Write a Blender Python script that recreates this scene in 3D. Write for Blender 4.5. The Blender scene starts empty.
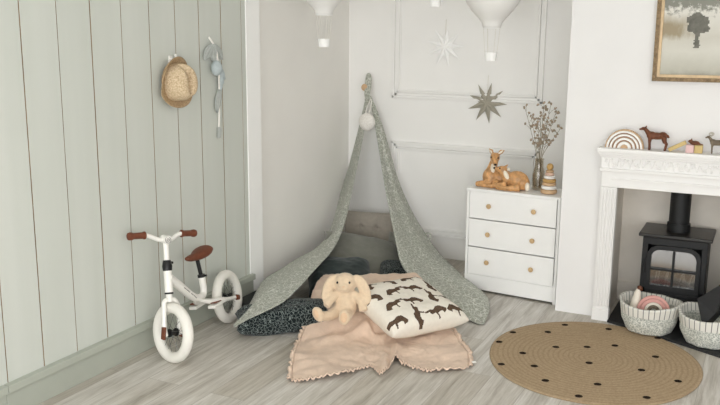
import bpy, bmesh, math, random
from mathutils import Vector, Matrix, noise
random.seed(7)
PI = math.pi
C = bpy.context.scene.collection
sc = bpy.context.scene

# ------------------------------------------------------------------ camera numbers
FPX, PITCH, YAW, ROLL, EYE = 832.53, 0.201773, 0.456868, 0.008149, Vector((0, 0, 1.7))
_fw = Vector((-math.sin(YAW)*math.cos(PITCH), math.cos(YAW)*math.cos(PITCH), -math.sin(PITCH)))
_rt = Vector((math.cos(YAW), math.sin(YAW), 0)); _up = _rt.cross(_fw)
_r = _rt*math.cos(ROLL) + _up*math.sin(ROLL); _u = _up*math.cos(ROLL) - _rt*math.sin(ROLL)
def at(px, py, axis, val):
    """point where the sight line through a pixel meets the plane axis = val"""
    d = _r*((px-360)/FPX) - _u*((py-202.5)/FPX) + _fw
    return EYE + d*((val-EYE[axis])/d[axis])

# ------------------------------------------------------------------ materials
def lin(c):
    return tuple(((v/255)/12.92 if v/255 <= .04045 else ((v/255+.055)/1.055)**2.4) for v in c) + (1,)
class NT:
    def __init__(s, name):
        s.m = bpy.data.materials.new(name); s.m.use_nodes = True
        s.t = s.m.node_tree; s.b = s.t.nodes['Principled BSDF']; s.out = s.t.nodes['Material Output']
    def n(s, typ, ins=None, **kw):
        nd = s.t.nodes.new(typ)
        for k, v in kw.items(): setattr(nd, k, v)
        for k, v in (ins or {}).items():
            if hasattr(v, 'is_linked') or isinstance(v, bpy.types.NodeSocket): s.t.links.new(v, nd.inputs[k])
            else: nd.inputs[k].default_value = v
        return nd
    def link(s, a, b): s.t.links.new(a, b)
    def coord(s, kind='Object', scale=(1, 1, 1), rot=(0, 0, 0)):
        tc = s.n('ShaderNodeTexCoord'); mp = s.n('ShaderNodeMapping', {'Scale': scale, 'Rotation': rot})
        s.link(tc.outputs[kind], mp.inputs['Vector']); return mp.outputs['Vector']
    def ramp(s, fac, stops, interp='LINEAR'):
        r = s.n('ShaderNodeValToRGB'); s.link(fac, r.inputs['Fac']); r.color_ramp.interpolation = interp
        el = r.color_ramp.elements
        while len(el) < len(stops): el.new(.5)
        for e, (p, c) in zip(el, stops): e.position = p; e.color = c if len(c) == 4 else lin(c)
        return r.outputs['Color']
    def mix(s, fac, a, b, blend='MIX'):
        m = s.n('ShaderNodeMix', data_type='RGBA', blend_type=blend)
        for idx, v in ((0, fac), (6, a), (7, b)):
            if isinstance(v, bpy.types.NodeSocket): s.link(v, m.inputs[idx])
            else: m.inputs[idx].default_value = v
        return m.outputs[2]
    def bump(s, h, strength=.3, dist=.005):
        b = s.n('ShaderNodeBump', {'Strength': strength, 'Distance': dist}); s.link(h, b.inputs['Height'])
        s.link(b.outputs['Normal'], s.b.inputs['Normal'])
    def col(s, c): s.link(c, s.b.inputs['Base Color'])
    def set(s, rough=.6, spec=.3, metal=0, sheen=0):
        s.b.inputs['Roughness'].default_value = rough; s.b.inputs['Specular IOR Level'].default_value = spec
        s.b.inputs['Metallic'].default_value = metal; s.b.inputs['Sheen Weight'].default_value = sheen
M = {}
def plain(name, c, rough=.6, spec=.3, metal=0, var=.05, scale=14, bump=.1, bscale=60, sheen=0):
    t = NT(name); t.set(rough, spec, metal, sheen)
    v = t.coord()
    nz = t.n('ShaderNodeTexNoise', {'Vector': v, 'Scale': scale, 'Detail': 4})
    a = lin(c); lo = tuple(x*(1-var) for x in a[:3])+(1,); hi = tuple(min(1, x*(1+var)) for x in a[:3])+(1,)
    t.col(t.ramp(nz.outputs['Fac'], [(.3, lo), (.7, hi)]))
    if bump:
        n2 = t.n('ShaderNodeTexNoise', {'Vector': v, 'Scale': bscale, 'Detail': 3}); t.bump(n2.outputs['Fac'], bump, .003)
    M[name] = t.m; return t.m
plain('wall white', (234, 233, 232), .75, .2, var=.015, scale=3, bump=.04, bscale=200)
plain('back wall white', (245, 244, 241), .7, .2, var=.015, scale=3, bump=.04, bscale=200)  # lighter than the chimney white to stand in for weak light in the alcove
plain('side wall white', (241, 239, 234), .75, .2, var=.015, scale=3, bump=.04, bscale=200)  # alcove side wall, its colour also lightened for the weak light there
plain('trim white', (248, 248, 246), .5, .3, var=.01, scale=5, bump=.03)
plain('recess plaster', (232, 226, 216), .85, .1, var=.05, scale=6, bump=.15)
plain('ceiling white', (248, 248, 246), .9, .1, var=.01)
plain('groove brown', (150, 128, 100), .9, .1, var=.3, scale=3)
plain('skirting green', (172, 176, 165), .45, .35, var=.04, scale=5, bump=.05)
plain('surround white', (238, 237, 235), .55, .25, var=.01, scale=5, bump=.03)
plain('furniture white', (242, 242, 240), .45, .35, var=.015, scale=8, bump=.05, bscale=90)
plain('knob oak', (198, 168, 126), .5, .3, var=.12, scale=60)
plain('bike white', (238, 236, 230), .3, .5, var=.01, bump=0)
plain('tyre white', (232, 229, 221), .6, .3, var=.02, bump=.05)
plain('bike leather', (108, 60, 40), .55, .35, var=.12, scale=50, bump=.2, bscale=200)
plain('bike black', (22, 22, 23), .4, .4, var=.1)
plain('steel grey', (120, 120, 118), .35, .5, metal=.8, var=.05)
plain('paper white', (252, 252, 250), .8, .1, var=.01, bump=.02)
plain('lantern paper', (236, 235, 232), .8, .1, var=.01, bump=.02)
plain('pale cord', (225, 222, 212), .8, .1)
plain('star olive', (166, 161, 147), .6, .2, var=.04)
plain('deer tan', (200, 152, 102), .35, .4, var=.34, scale=42, bump=.1)
plain('deer white', (236, 226, 208), .4, .4, var=.04)
plain('near black', (18, 16, 15), .4, .4, var=.1)
plain('toy brown', (104, 62, 40), .5, .3, var=.35, scale=45, bump=.2)
plain('toy grey brown', (112, 100, 84), .55, .3, var=.4, scale=60, bump=.2)
plain('block yellow', (204, 180, 124), .6, .25, var=.06, scale=30)
plain('block pink', (226, 192, 190), .6, .25, var=.05, scale=30)
plain('wood light', (203, 170, 134), .5, .3, var=.1, scale=30)
plain('wood ochre', (196, 158, 100), .5, .3, var=.1, scale=30)
plain('wood blush', (222, 190, 170), .5, .3, var=.05, scale=30)
plain('wood brown', (168, 132, 104), .5, .3, var=.1)
plain('ring white', (240, 238, 233), .45, .3, var=.02)
plain('iron', (25, 26, 27), .5, .35, var=.12, scale=30, bump=.15, bscale=160)
plain('iron top', (38, 36, 34), .38, .45, var=.12, scale=30, bump=.1, bscale=160)
plain('slate', (40, 41, 42), .6, .3, var=.25, scale=18, bump=.3, bscale=50)
plain('horn pale', (186, 180, 168), .6, .2)
plain('birch', (232, 226, 214), .8, .1, var=.25, scale=40)
plain('beige linen', (178, 170, 158), .9, .1, var=.06, scale=40, bump=.25, bscale=260, sheen=.2)
plain('grey velvet', (132, 132, 123), .85, .15, var=.07, scale=25, bump=.2, bscale=120, sheen=.3)
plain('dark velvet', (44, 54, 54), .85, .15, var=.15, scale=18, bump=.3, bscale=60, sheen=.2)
plain('dark mat', (64, 66, 64), .9, .1, var=.1, scale=25)
plain('pillow cream', (232, 226, 214), .9, .1, var=.03, scale=50, bump=.2, bscale=200)
plain('hare brown', (92, 74, 60), .9, .1, var=.35, scale=110, bump=.1)
plain('plush', (220, 198, 170), 1, .05, var=.06, scale=60, bump=.6, bscale=230, sheen=.4)
plain('plush pad', (221, 190, 158), 1, .05, var=.05, scale=60, bump=.4, bscale=230, sheen=.3)
plain('blanket blush', (220, 196, 176), .95, .08, var=.05, scale=22, bump=.35, bscale=70, sheen=.2)
plain('rug spot', (44, 36, 31), .95, .05, var=.2, scale=200, bump=.5, bscale=300)
plain('garland grey', (176, 180, 176), .9, .1, var=.1, scale=40, bump=.3, bscale=120)
plain('garland blue', (186, 196, 198), .9, .1, var=.08, scale=40, bump=.3, bscale=120)
plain('pompom white', (238, 235, 229), .95, .1, var=.05, scale=80, bump=.8, bscale=150)
plain('pink toy', (214, 160, 152), .6, .2, var=.04)
plain('toy cream', (236, 228, 214), .6, .2, var=.04)
plain('frame bronze', (146, 124, 94), .5, .4, metal=.1, var=.3, scale=60, bump=.4, bscale=90)
plain('frame gold', (214, 188, 150), .5, .4, metal=.05, var=.12, scale=30)
plain('stem brown', (146, 136, 116), .8, .1, var=.2)
plain('floret', (168, 152, 132), .9, .1, var=.3, scale=80)
plain('black toy', (26, 26, 27), .45, .35, var=.15)
plain('grey glyph', (140, 138, 134), .5, .3)

def wood_floor():
    t = NT('plank floor'); t.set(.42, .35)
    v = t.coord('Object', rot=(0, 0, PI/2))
    br = t.n('ShaderNodeTexBrick', {'Vector': v, 'Scale': 1, 'Mortar Size': .0012, 'Mortar Smooth': .3, 'Bias': 0, 'Brick Width': 1.28, 'Row Height': .19,
        'Color1': (0, 0, 0, 1), 'Color2': (1, 1, 1, 1), 'Mortar': (.5, .5, .5, 1)}, offset=.37)
    # streaks along the boards, shifted per board
    off = t.n('ShaderNodeVectorMath', {1: (7.3, 3.1, 0)}, operation='MULTIPLY'); t.link(br.outputs['Color'], off.inputs[0])
    base = t.coord('Object', scale=(11, 1.1, 1))
    ad = t.n('ShaderNodeVectorMath', {0: base, 1: off.outputs[0]}, operation='ADD')
    n1 = t.n('ShaderNodeTexNoise', {'Vector': ad.outputs[0], 'Scale': 1.3, 'Detail': 7, 'Roughness': .65, 'Distortion': .6})
    b2 = t.coord('Object', scale=(70, 3, 1))
    ad2 = t.n('ShaderNodeVectorMath', {0: b2, 1: off.outputs[0]}, operation='ADD')
    n2 = t.n('ShaderNodeTexNoise', {'Vector': ad2.outputs[0], 'Scale': 1.2, 'Detail': 4, 'Roughness': .7})
    c1 = t.ramp(n1.outputs['Fac'], [(.25, (168, 161, 152)), (.42, (200, 196, 189)), (.56, (220, 217, 212)), (.72, (233, 232, 229))])
    c2 = t.ramp(n2.outputs['Fac'], [(.3, (186, 179, 170)), (.5, (236, 234, 230)), (.66, (255, 255, 255))])
    c = t.mix(.55, c1, c2, 'MULTIPLY')
    bc = t.ramp(br.outputs['Color'], [(0, (226, 222, 215)), (1, (255, 255, 255))])
    c = t.mix(1, c, bc, 'MULTIPLY')
    c = t.mix(br.outputs['Fac'], c, lin((150, 144, 135)))
    t.col(c); t.bump(n2.outputs['Fac'], .08, .002); M['plank floor'] = t.m
wood_floor()

def green_boards():
    t = NT('board green'); t.set(.55, .25)
    v = t.coord('Object', scale=(1, 4.79, .35))
    n1 = t.n('ShaderNodeTexNoise', {'Vector': v, 'Scale': 1.1, 'Detail': 3})
    t.col(t.ramp(n1.outputs['Fac'], [(.3, (198, 202, 194)), (.7, (206, 209, 202))]))
    n2 = t.n('ShaderNodeTexNoise', {'Vector': t.coord('Object', scale=(1, 60, 4)), 'Scale': 1.5, 'Detail': 3}); t.bump(n2.outputs['Fac'], .04, .002)
    M['board green'] = t.m
green_boards()

def foliage(name, bg, fg, scale=38, lo=.32, hi=.46, rough=.95, alt=None, edge=.10):
    """small leaf-and-sprig print"""
    t = NT(name); t.set(rough, .08, 0, .15)
    v = t.coord()
    w = t.n('ShaderNodeTexNoise', {'Vector': v, 'Scale': scale*.55, 'Detail': 2})
    wv = t.n('ShaderNodeVectorMath', {1: (1.6/scale, 1.6/scale, 1.6/scale)}, operation='MULTIPLY'); t.link(w.outputs['Color'], wv.inputs[0])
    ad = t.n('ShaderNodeVectorMath', {0: v, 1: wv.outputs[0]}, operation='ADD')
    vo = t.n('ShaderNodeTexVoronoi', {'Vector': ad.outputs[0], 'Scale': scale, 'Randomness': 1}, feature='DISTANCE_TO_EDGE')
    v2 = t.n('ShaderNodeTexVoronoi', {'Vector': ad.outputs[0], 'Scale': scale*1.9, 'Randomness': 1}, feature='F1')
    m1 = t.ramp(vo.outputs['Distance'], [(edge*.4, (255, 255, 255)), (edge, (0, 0, 0))])
    m2 = t.ramp(v2.outputs['Distance'], [(lo, (255, 255, 255)), (hi, (0, 0, 0))])
    m = t.mix(.5, m1, m2, 'LIGHTEN'); m = t.mix(1, m, m2, 'MULTIPLY') if alt else m
    c = t.mix(m, lin(bg), lin(fg))
    t.col(c)
    n2 = t.n('ShaderNodeTexNoise', {'Vector': v, 'Scale': 220, 'Detail': 2}); t.bump(n2.outputs['Fac'], .2, .002)
    M[name] = t.m
foliage('tent print', (160, 163, 151), (210, 211, 203), 34, .22, .34, edge=.07)
foliage('dark print', (26, 33, 35), (128, 137, 134), 50, .24, .36, edge=.045)
foliage('basket print', (168, 172, 164), (226, 226, 218), 60)

def straw(name, c0, c1, scale):
    t = NT(name); t.set(.85, .15)
    w = t.n('ShaderNodeTexNoise', {'Vector': t.coord(), 'Scale': scale, 'Detail': 5, 'Roughness': .7})
    t.col(t.ramp(w.outputs['Fac'], [(.32, c0), (.62, c1)])); t.bump(w.outputs['Fac'], .6, .004); M[name] = t.m
straw('straw', (170, 143, 110), (222, 203, 172), 130)
straw('straw dark', (146, 120, 90), (192, 168, 134), 130)

def jute():
    t = NT('jute'); t.set(.95, .08)
    v = t.coord()
    ln = t.n('ShaderNodeVectorMath', {0: v}, operation='LENGTH')
    n = t.n('ShaderNodeTexNoise', {'Vector': v, 'Scale': 90, 'Detail': 4, 'Roughness': .7})
    mu = t.n('ShaderNodeMath', {0: ln.outputs['Value'], 1: 75*2*PI/2}, operation='MULTIPLY')
    sn = t.n('ShaderNodeMath', {0: mu.outputs[0]}, operation='SINE')
    s2 = t.n('ShaderNodeMath', {0: sn.outputs[0], 1: .5, 2: .5}, operation='MULTIPLY_ADD')
    c = t.ramp(n.outputs['Fac'], [(.3, (158, 137, 110)), (.7, (186, 165, 136))])
    c2 = t.ramp(s2.outputs[0], [(0, (222, 216, 208)), (.5, (255, 255, 255))])
    t.col(t.mix(.5, c, c2, 'MULTIPLY')); t.bump(n.outputs['Fac'], .5, .004); M['jute'] = t.m
jute()

def stripes():
    t = NT('cuff stripe'); t.set(.95, .08)
    tc = t.n('ShaderNodeTexCoord'); sp = t.n('ShaderNodeSeparateXYZ'); t.link(tc.outputs['Object'], sp.inputs[0])
    an = t.n('ShaderNodeMath', {0: sp.outputs['Y'], 1: sp.outputs['X']}, operation='ARCTAN2')
    mu = t.n('ShaderNodeMath', {0: an.outputs[0], 1: 36/(2*PI)}, operation='MULTIPLY')
    fr = t.n('ShaderNodeMath', {0: mu.outputs[0]}, operation='FRACT')
    t.col(t.ramp(fr.outputs[0], [(0, (224, 222, 214)), (.42, (224, 222, 214)), (.46, (112, 114, 112)), (.56, (112, 114, 112)), (.60, (224, 222, 214))]))
    M['cuff stripe'] = t.m
stripes()

def knit():
    t = NT('crochet'); t.set(.95, .08)
    v = t.coord()
    w = t.n('ShaderNodeTexVoronoi', {'Vector': v, 'Scale': 90})
    t.col(t.ramp(w.outputs['Distance'], [(.2, (242, 239, 233)), (.8, (228, 224, 217))])); t.bump(w.outputs['Distance'], .6, .004); M['crochet'] = t.m
knit()

def glass(name, tint, gloss, tr):
    t = NT(name); t.t.nodes.remove(t.b)
    a = t.n('ShaderNodeBsdfTransparent', {'Color': lin(tint)}); g = t.n('ShaderNodeBsdfGlossy', {'Roughness': .12, 'Color': (.9, .9, .9, 1)})
    fr = t.n('ShaderNodeLayerWeight', {'Blend': .25})
    mr = t.n('ShaderNodeMath', {0: fr.outputs['Facing'], 1: .6, 2: gloss}, operation='MULTIPLY_ADD')
    m = t.n('ShaderNodeMixShader'); t.link(mr.outputs[0], m.inputs[0]); t.link(a.outputs[0], m.inputs[1]); t.link(g.outputs[0], m.inputs[2])
    t.link(m.outputs[0], t.out.inputs['Surface']); M[name] = t.m
glass('smoked glass', (238, 234, 226), .06, 1)
glass('stove glass', (205, 205, 207), .36, 1)
glass('window glass', (255, 255, 255), .02, 1)

def painting():
    t = NT('misty canvas'); t.set(.6, .25)
    v = t.coord()
    sp = t.n('ShaderNodeSeparateXYZ'); t.link(v, sp.inputs[0])
    n = t.n('ShaderNodeTexNoise', {'Vector': v, 'Scale': 7, 'Detail': 5, 'Roughness': .6})
    nl = t.n('ShaderNodeTexNoise', {'Vector': v, 'Scale': 34, 'Detail': 3, 'Roughness': .7})
    zz = t.n('ShaderNodeMath', {0: n.outputs['Fac'], 1: .12, 2: sp.outputs['Z']}, operation='MULTIPLY_ADD')
    sc_ = t.n('ShaderNodeMath', {0: zz.outputs[0], 1: 1/.55}, operation='MULTIPLY')
    c = t.ramp(sc_.outputs[0], [(.10, (138, 134, 120)), (.22, (188, 186, 174)), (.42, (210, 208, 198)), (.55, (202, 199, 188)), (.8, (220, 218, 210))])
    # ochre reeds left and right, dark leaves along the top edge
    ab = t.n('ShaderNodeMath', {0: sp.outputs['X']}, operation='ABSOLUTE')
    n3 = t.n('ShaderNodeTexNoise', {'Vector': t.coord('Object', scale=(1, 1, .45)), 'Scale': 16, 'Detail': 5, 'Roughness': .65})
    ax = t.n('ShaderNodeMath', {0: n3.outputs['Fac'], 1: .30, 2: ab.outputs[0]}, operation='MULTIPLY_ADD')
    mx = t.ramp(ax.outputs[0], [(.26, (0, 0, 0)), (.38, (255, 255, 255))])
    az = t.n('ShaderNodeMath', {0: n3.outputs['Fac'], 1: .10, 2: sp.outputs['Z']}, operation='MULTIPLY_ADD')
    mz = t.ramp(az.outputs[0], [(.27, (0, 0, 0)), (.31, (255, 255, 255)), (.36, (255, 255, 255)), (.43, (0, 0, 0))])
    c = t.mix(t.mix(1, mx, mz, 'MULTIPLY'), c, lin((160, 148, 124)))
    lz = t.n('ShaderNodeMath', {0: nl.outputs['Fac'], 1: .24, 2: sp.outputs['Z']}, operation='MULTIPLY_ADD')
    lm = t.ramp(lz.outputs[0], [(.492, (0, 0, 0)), (.535, (225, 225, 225))])
    t.col(t.mix(lm, c, lin((92, 94, 82)))); M['misty canvas'] = t.m
painting()
plain('canvas dark', (112, 111, 103), .6, .2, var=.2, scale=40)
plain('canvas ochre', (168, 154, 128), .6, .2, var=.2, scale=30)

# ------------------------------------------------------------------ mesh builder
class MB:
    def __init__(s): s.bm = bmesh.new(); s.mi = 0
    def _tag(s, faces):
        for f in faces: f.material_index = s.mi
    def box(s, c, size, rot=None):
        c = Vector(c); m = Matrix.LocRotScale(c, rot.to_quaternion() if rot else None, Vector(size))
        r = bmesh.ops.create_cube(s.bm, size=1, matrix=m)
        s._tag({f for v in r['verts'] for f in v.link_faces}); return s
    def ring(s, pts): return [s.bm.verts.new(p) for p in pts]
    def loft(s, rings, closed=True, cap=True, loop=False):
        fs = []
        n = len(rings[0]); R = len(rings)
        for i in range(R if loop else R-1):
            a, b = rings[i], rings[(i+1) % R]
            for j in range(n if closed else n-1):
                k = (j+1) % n
                try: fs.append(s.bm.faces.new((a[j], a[k], b[k], b[j])))
                except ValueError: pass
        if cap and not loop and closed:
            for r in (list(reversed(rings[0])), rings[-1]):
                try: fs.append(s.bm.faces.new(r))
                except ValueError: pass
        s._tag(fs); return s
    def tube(s, pts, rad, n=10, loop=False, flat=None, up=None):
        pts = [Vector(p) for p in pts]; N = len(pts)
        if not hasattr(rad, '__len__'): rad = [rad]*N
        nrm = None; rings = []
        for i, p in enumerate(pts):
            if loop: t = pts[(i+1) % N]-pts[i-1]
            else: t = pts[min(i+1, N-1)]-pts[max(i-1, 0)]
            t.normalize()
            if nrm is None:
                a = Vector(up) if up else (Vector((0, 0, 1)) if abs(t.z) < .9 else Vector((1, 0, 0)))
                nrm = (a - t*a.dot(t)).normalized()
            else:
                nrm = (nrm - t*nrm.dot(t)).normalized()
            b = t.cross(nrm)
            fy = flat if flat else 1
            rings.append(s.ring([p + nrm*rad[i]*fy*math.cos(2*PI*k/n) + b*rad[i]*math.sin(2*PI*k/n) for k in range(n)]))
        return s.loft(rings, loop=loop)
    def cyl(s, p0, p1, r0, r1=None, n=20): return s.tube([p0, p1], [r0, r0 if r1 is None else r1], n)
    def lathe(s, prof, c=(0, 0, 0), n=32, m=None, cap=True):
        c = Vector(c); rings = []
        for r, z in prof:
            ps = [Vector((r*math.cos(2*PI*k/n), r*math.sin(2*PI*k/n), z)) for k in range(n)]
            rings.append(s.ring([(m @ p if m else p)+c for p in ps]))
        return s.loft(rings, cap=cap)
    def ell(s, c, rad, rot=None, n=16):
        if not hasattr(rad, '__len__'): rad = (rad,)*3
        m = Matrix.LocRotScale(Vector(c), rot.to_quaternion() if rot else None, Vector(rad))
        r = bmesh.ops.create_uvsphere(s.bm, u_segments=n, v_segments=max(6, n*2//3), radius=1, matrix=m)
        s._tag({f for v in r['verts'] for f in v.link_faces}); return s
    def torus(s, c, R, r, m=None, n=40, k=12):
        c = Vector(c)
        pts = [(m @ Vector((R*math.cos(2*PI*i/n), R*math.sin(2*PI*i/n), 0)) if m else Vector((R*math.cos(2*PI*i/n), R*math.sin(2*PI*i/n), 0)))+c for i in range(n)]
        up = (m @ Vector((0, 0, 1))) if m else (0, 0, 1)
        return s.tube(pts, r, k, loop=True, up=up)
    def grid(s, fn, nu, nv, cu=False):
        vs = [[s.bm.verts.new(fn(i/(nu if cu else nu-1), j/(nv-1))) for i in range(nu)] for j in range(nv)]
        fs = []
        for j in range(nv-1):
            for i in range(nu if cu else nu-1):
                k = (i+1) % nu
                fs.append(s.bm.faces.new((vs[j][i], vs[j][k], vs[j+1][k], vs[j+1][i])))
        s._tag(fs); return vs
    def prism(s, poly, d, m=None):
        """2-D outline (x, z) given depth d along y"""
        f = [Vector((x, 0, z)) for x, z in poly]; b = [Vector((x, d, z)) for x, z in poly]
        if m: f = [m @ p for p in f]; b = [m @ p for p in b]
        return s.loft([s.ring(f), s.ring(b)])
    def obj(s, name, mat, parent=None, smooth=True, bevel=0, sub=0, solid=0, remesh=0, smoothit=0, angle=40, loc=None):
        me = bpy.data.meshes.new(name); bmesh.ops.recalc_face_normals(s.bm, faces=s.bm.faces[:]); s.bm.to_mesh(me); s.bm.free()
        o = bpy.data.objects.new(name, me); C.objects.link(o)
        for k in (mat if isinstance(mat, (list, tuple)) else [mat]): me.materials.append(M[k])
        if parent: o.parent = parent
        if loc: o.location = loc
        if smooth: me.shade_smooth()
        if solid:
            k = o.modifiers.new('thickness', 'SOLIDIFY'); k.thickness = abs(solid); k.offset = -1 if solid > 0 else 1
        if remesh:
            k = o.modifiers.new('skin', 'REMESH'); k.mode = 'VOXEL'; k.voxel_size = remesh; k.use_smooth_shade = True
            if smoothit: k = o.modifiers.new('soft', 'SMOOTH'); k.iterations = smoothit; k.factor = .5
        if bevel:
            k = o.modifiers.new('edge', 'BEVEL'); k.width = bevel; k.segments = 2; k.limit_method = 'ANGLE'; k.angle_limit = math.radians(35)
        if sub: k = o.modifiers.new('sub', 'SUBSURF'); k.levels = sub; k.render_levels = sub
        if smooth and not remesh and angle: 
            try: me.set_sharp_from_angle(angle=math.radians(angle))
            except Exception: pass
        return o
def tag(o, label, cat, group=None, kind=None):
    o['label'] = label; o['category'] = cat
    if group: o['group'] = group
    if kind: o['kind'] = kind
    return o
def thing(name, label, cat, loc=(0, 0, 0), rot=(0, 0, 0), group=None):
    o = bpy.data.objects.new(name, None); C.objects.link(o); o.empty_display_size = .1
    o.location = loc; o.rotation_euler = rot
    return tag(o, label, cat, group)
def struct(o): o['kind'] = 'structure'; return o
def clone(root, loc, label, rot=None):
    r = root.copy(); C.objects.link(r); r.location = loc; r['label'] = label
    if rot: r.rotation_euler = rot
    for ch in list(root.children):
        c = ch.copy(); C.objects.link(c); c.parent = r
        for g in list(ch.children):
            d = g.copy(); C.objects.link(d); d.parent = c
    return r
def sm(a, b, x):
    t = max(0, min(1, (x-a)/(b-a))); return t*t*(3-2*t)
def spline(pts, n):
    """Catmull-Rom through the points, n samples"""
    P = [Vector(p) for p in pts]; out = []
    for i in range(n):
        t = i/(n-1)*(len(P)-1); k = min(int(t), len(P)-2); f = t-k
        a, b, c, d = P[max(k-1, 0)], P[k], P[k+1], P[min(k+2, len(P)-1)]
        out.append(.5*((2*b)+(c-a)*f+(2*a-5*b+4*c-d)*f*f+(3*b-a-3*c+d)*f**3))
    return out

# ================================================================== THE ROOM
XL, XP, YB, YC, TOP = -2.925, -2.98, 5.85, 5.015, 2.6
XR, YR = 2.4, -1.4
b = MB(); b.box((-.25, 2.2, -.05), (5.6, 7.4, .1)); struct(b.obj('floor', 'plank floor', smooth=False))
b = MB(); b.box((-.25, 2.2, TOP+.05), (5.6, 7.4, .1)); struct(b.obj('ceiling', 'ceiling white', smooth=False))
# green tongue-and-groove boards
b = MB()
b.mi = 1; b.box((XL-.03, (YR+4.345)/2, TOP/2), (.02, 4.345-YR, TOP)); b.mi = 0
y0 = 2.42-.2088*19
while y0 < 4.34:
    a_, e_ = max(y0+.0021, YR), min(y0+.2088-.0021, 4.345)
    if e_ > a_: b.box((XL-.0105+random.uniform(-.0008, .0008), (a_+e_)/2, (TOP+.1)/2), (.021, e_-a_, TOP-.1), None)
    y0 += .2088
b.bm.normal_update()
for f in b.bm.faces:
    if abs(f.normal.y) > .9: f.material_index = 1      # raw wood shows on the board edges
struct(b.obj('wall_left', ['board green', 'groove brown'], smooth=False, bevel=.0015))
b = MB()
for ya, yb in ((YR, 2.393), (2.395, 4.362)):
    b.box((XL+.005, (ya+yb)/2, .062), (.02, yb-ya, .124)); b.box((XL+.012, (ya+yb)/2, .143), (.040, yb-ya, .037))
struct(b.obj('baseboard_left', 'skirting green', smooth=False, bevel=.003))
b = MB(); b.box(((XL+.005+XP)/2-.02, 4.422, TOP/2), (XL+.005-XP+.04, .155, TOP)); struct(b.obj('trim_1', 'trim white', smooth=False, bevel=.004))
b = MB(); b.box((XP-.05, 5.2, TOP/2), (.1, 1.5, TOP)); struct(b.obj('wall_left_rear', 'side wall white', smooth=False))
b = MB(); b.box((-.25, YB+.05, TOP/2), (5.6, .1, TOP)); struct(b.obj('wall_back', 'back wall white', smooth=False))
# picture-rail mouldings on the back wall
def panel_frame(b, x0, x1, z0, z1):
    for off, w, d in ((0, .018, .026), (.018, .020, .012), (.040, .014, .022), (.054, .010, .009)):
        a0, a1, c0, c1 = x0+off, x1-off, z0+off, z1-off
        for (cx, cz, sx, sz) in (((a0+a1)/2, c0+w/2, a1-a0, w), ((a0+a1)/2, c1-w/2, a1-a0, w), (a0+w/2, (c0+c1)/2, w, c1-c0), (a1-w/2, (c0+c1)/2, w, c1-c0)):
            b.box((cx, YB-d/2, cz), (sx, d, sz))
b = MB(); panel_frame(b, -2.602, -1.448, 1.215, 2.45); struct(b.obj('trim_2', 'back wall white', smooth=False, bevel=.003))
b = MB(); panel_frame(b, -2.602, -1.448, .170, .880); struct(b.obj('trim_3', 'back wall white', smooth=False, bevel=.003))

# chimney breast with the fireplace recess
OX0, OX1, OZ = -.765, -.095, .822
RX0, RX1, RY = -.80, -.06, 5.44
b = MB()
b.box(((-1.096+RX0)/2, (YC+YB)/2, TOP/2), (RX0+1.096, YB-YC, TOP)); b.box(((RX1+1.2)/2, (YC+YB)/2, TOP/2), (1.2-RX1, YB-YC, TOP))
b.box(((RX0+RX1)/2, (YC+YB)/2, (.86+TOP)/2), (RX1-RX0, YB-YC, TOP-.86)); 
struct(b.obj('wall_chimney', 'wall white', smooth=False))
b = MB(); b.box(((RX0+RX1)/2, (RY+YB)/2, .43), (RX1-RX0, YB-RY, .86)); 
b.box((RX0+.003, (YC+RY)/2, .43), (.006, RY-YC, .86)); b.box((RX1-.003, (YC+RY)/2, .43), (.006, RY-YC, .86)); b.box(((RX0+RX1)/2, (YC+RY)/2, .857), (RX1-RX0, RY-YC, .006))
b.box(((RX0+RX1)/2, RY-.006, .07), (RX1-RX0-.02, .012, .11))
struct(b.obj('wall_recess', 'recess plaster', smooth=False))
# rear and right walls, rear window lights the room, right one added for fill
b = MB()
WX0, WX1, WZ0, WZ1 = -2.6, 2.1, .25, 2.45
b.box(((-3.05+WX0)/2, YR-.06, TOP/2), (WX0+3.05, .12, TOP)); b.box(((WX1+2.55)/2, YR-.06, TOP/2), (2.55-WX1, .12, TOP))
b.box(((WX0+WX1)/2, YR-.06, WZ0/2), (WX1-WX0, .12, WZ0)); b.box(((WX0+WX1)/2, YR-.06, (WZ1+TOP)/2), (WX1-WX0, .12, TOP-WZ1))
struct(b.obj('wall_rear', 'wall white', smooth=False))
VY0, VY1, VZ0, VZ1 = -.9, 1.0, .35, 2.35  # opening added for extra light on the left wall and floor
b = MB()
b.box((XR+.05, (-1.5+VY0)/2, TOP/2), (.1, VY0+1.5, TOP)); b.box((XR+.05, (VY1+5.9)/2, TOP/2), (.1, 5.9-VY1, TOP))
b.box((XR+.05, (VY0+VY1)/2, VZ0/2), (.1, VY1-VY0, VZ0)); b.box((XR+.05, (VY0+VY1)/2, (VZ1+TOP)/2), (.1, VY1-VY0, TOP-VZ1))
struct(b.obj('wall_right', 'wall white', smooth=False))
b = MB()
for i in range(4):
    y = VY0+.03+(VY1-VY0-.06)*i/3; b.box((XR+.05, y, (VZ0+VZ1)/2), (.06, .06, VZ1-VZ0))
for z in (VZ0+.03, VZ1-.03): b.box((XR+.05, (VY0+VY1)/2, z), (.058, VY1-VY0, .06))
struct(b.obj('added_window', 'trim white', smooth=False, bevel=.004))  # frame of the added, unseen window that brightens the left wall
b = MB()
for i in range(4):
    x = WX0+.03+(WX1-WX0-.06)*i/3; b.box((x, YR-.06, (WZ0+WZ1)/2), (.06, .06, WZ1-WZ0))
for z in (WZ0+.03, WZ1-.03): b.box(((WX0+WX1)/2, YR-.06, z), (WX1-WX0, .058, .06))
struct(b.obj('window_1', 'trim white', smooth=False, bevel=.004))

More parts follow.
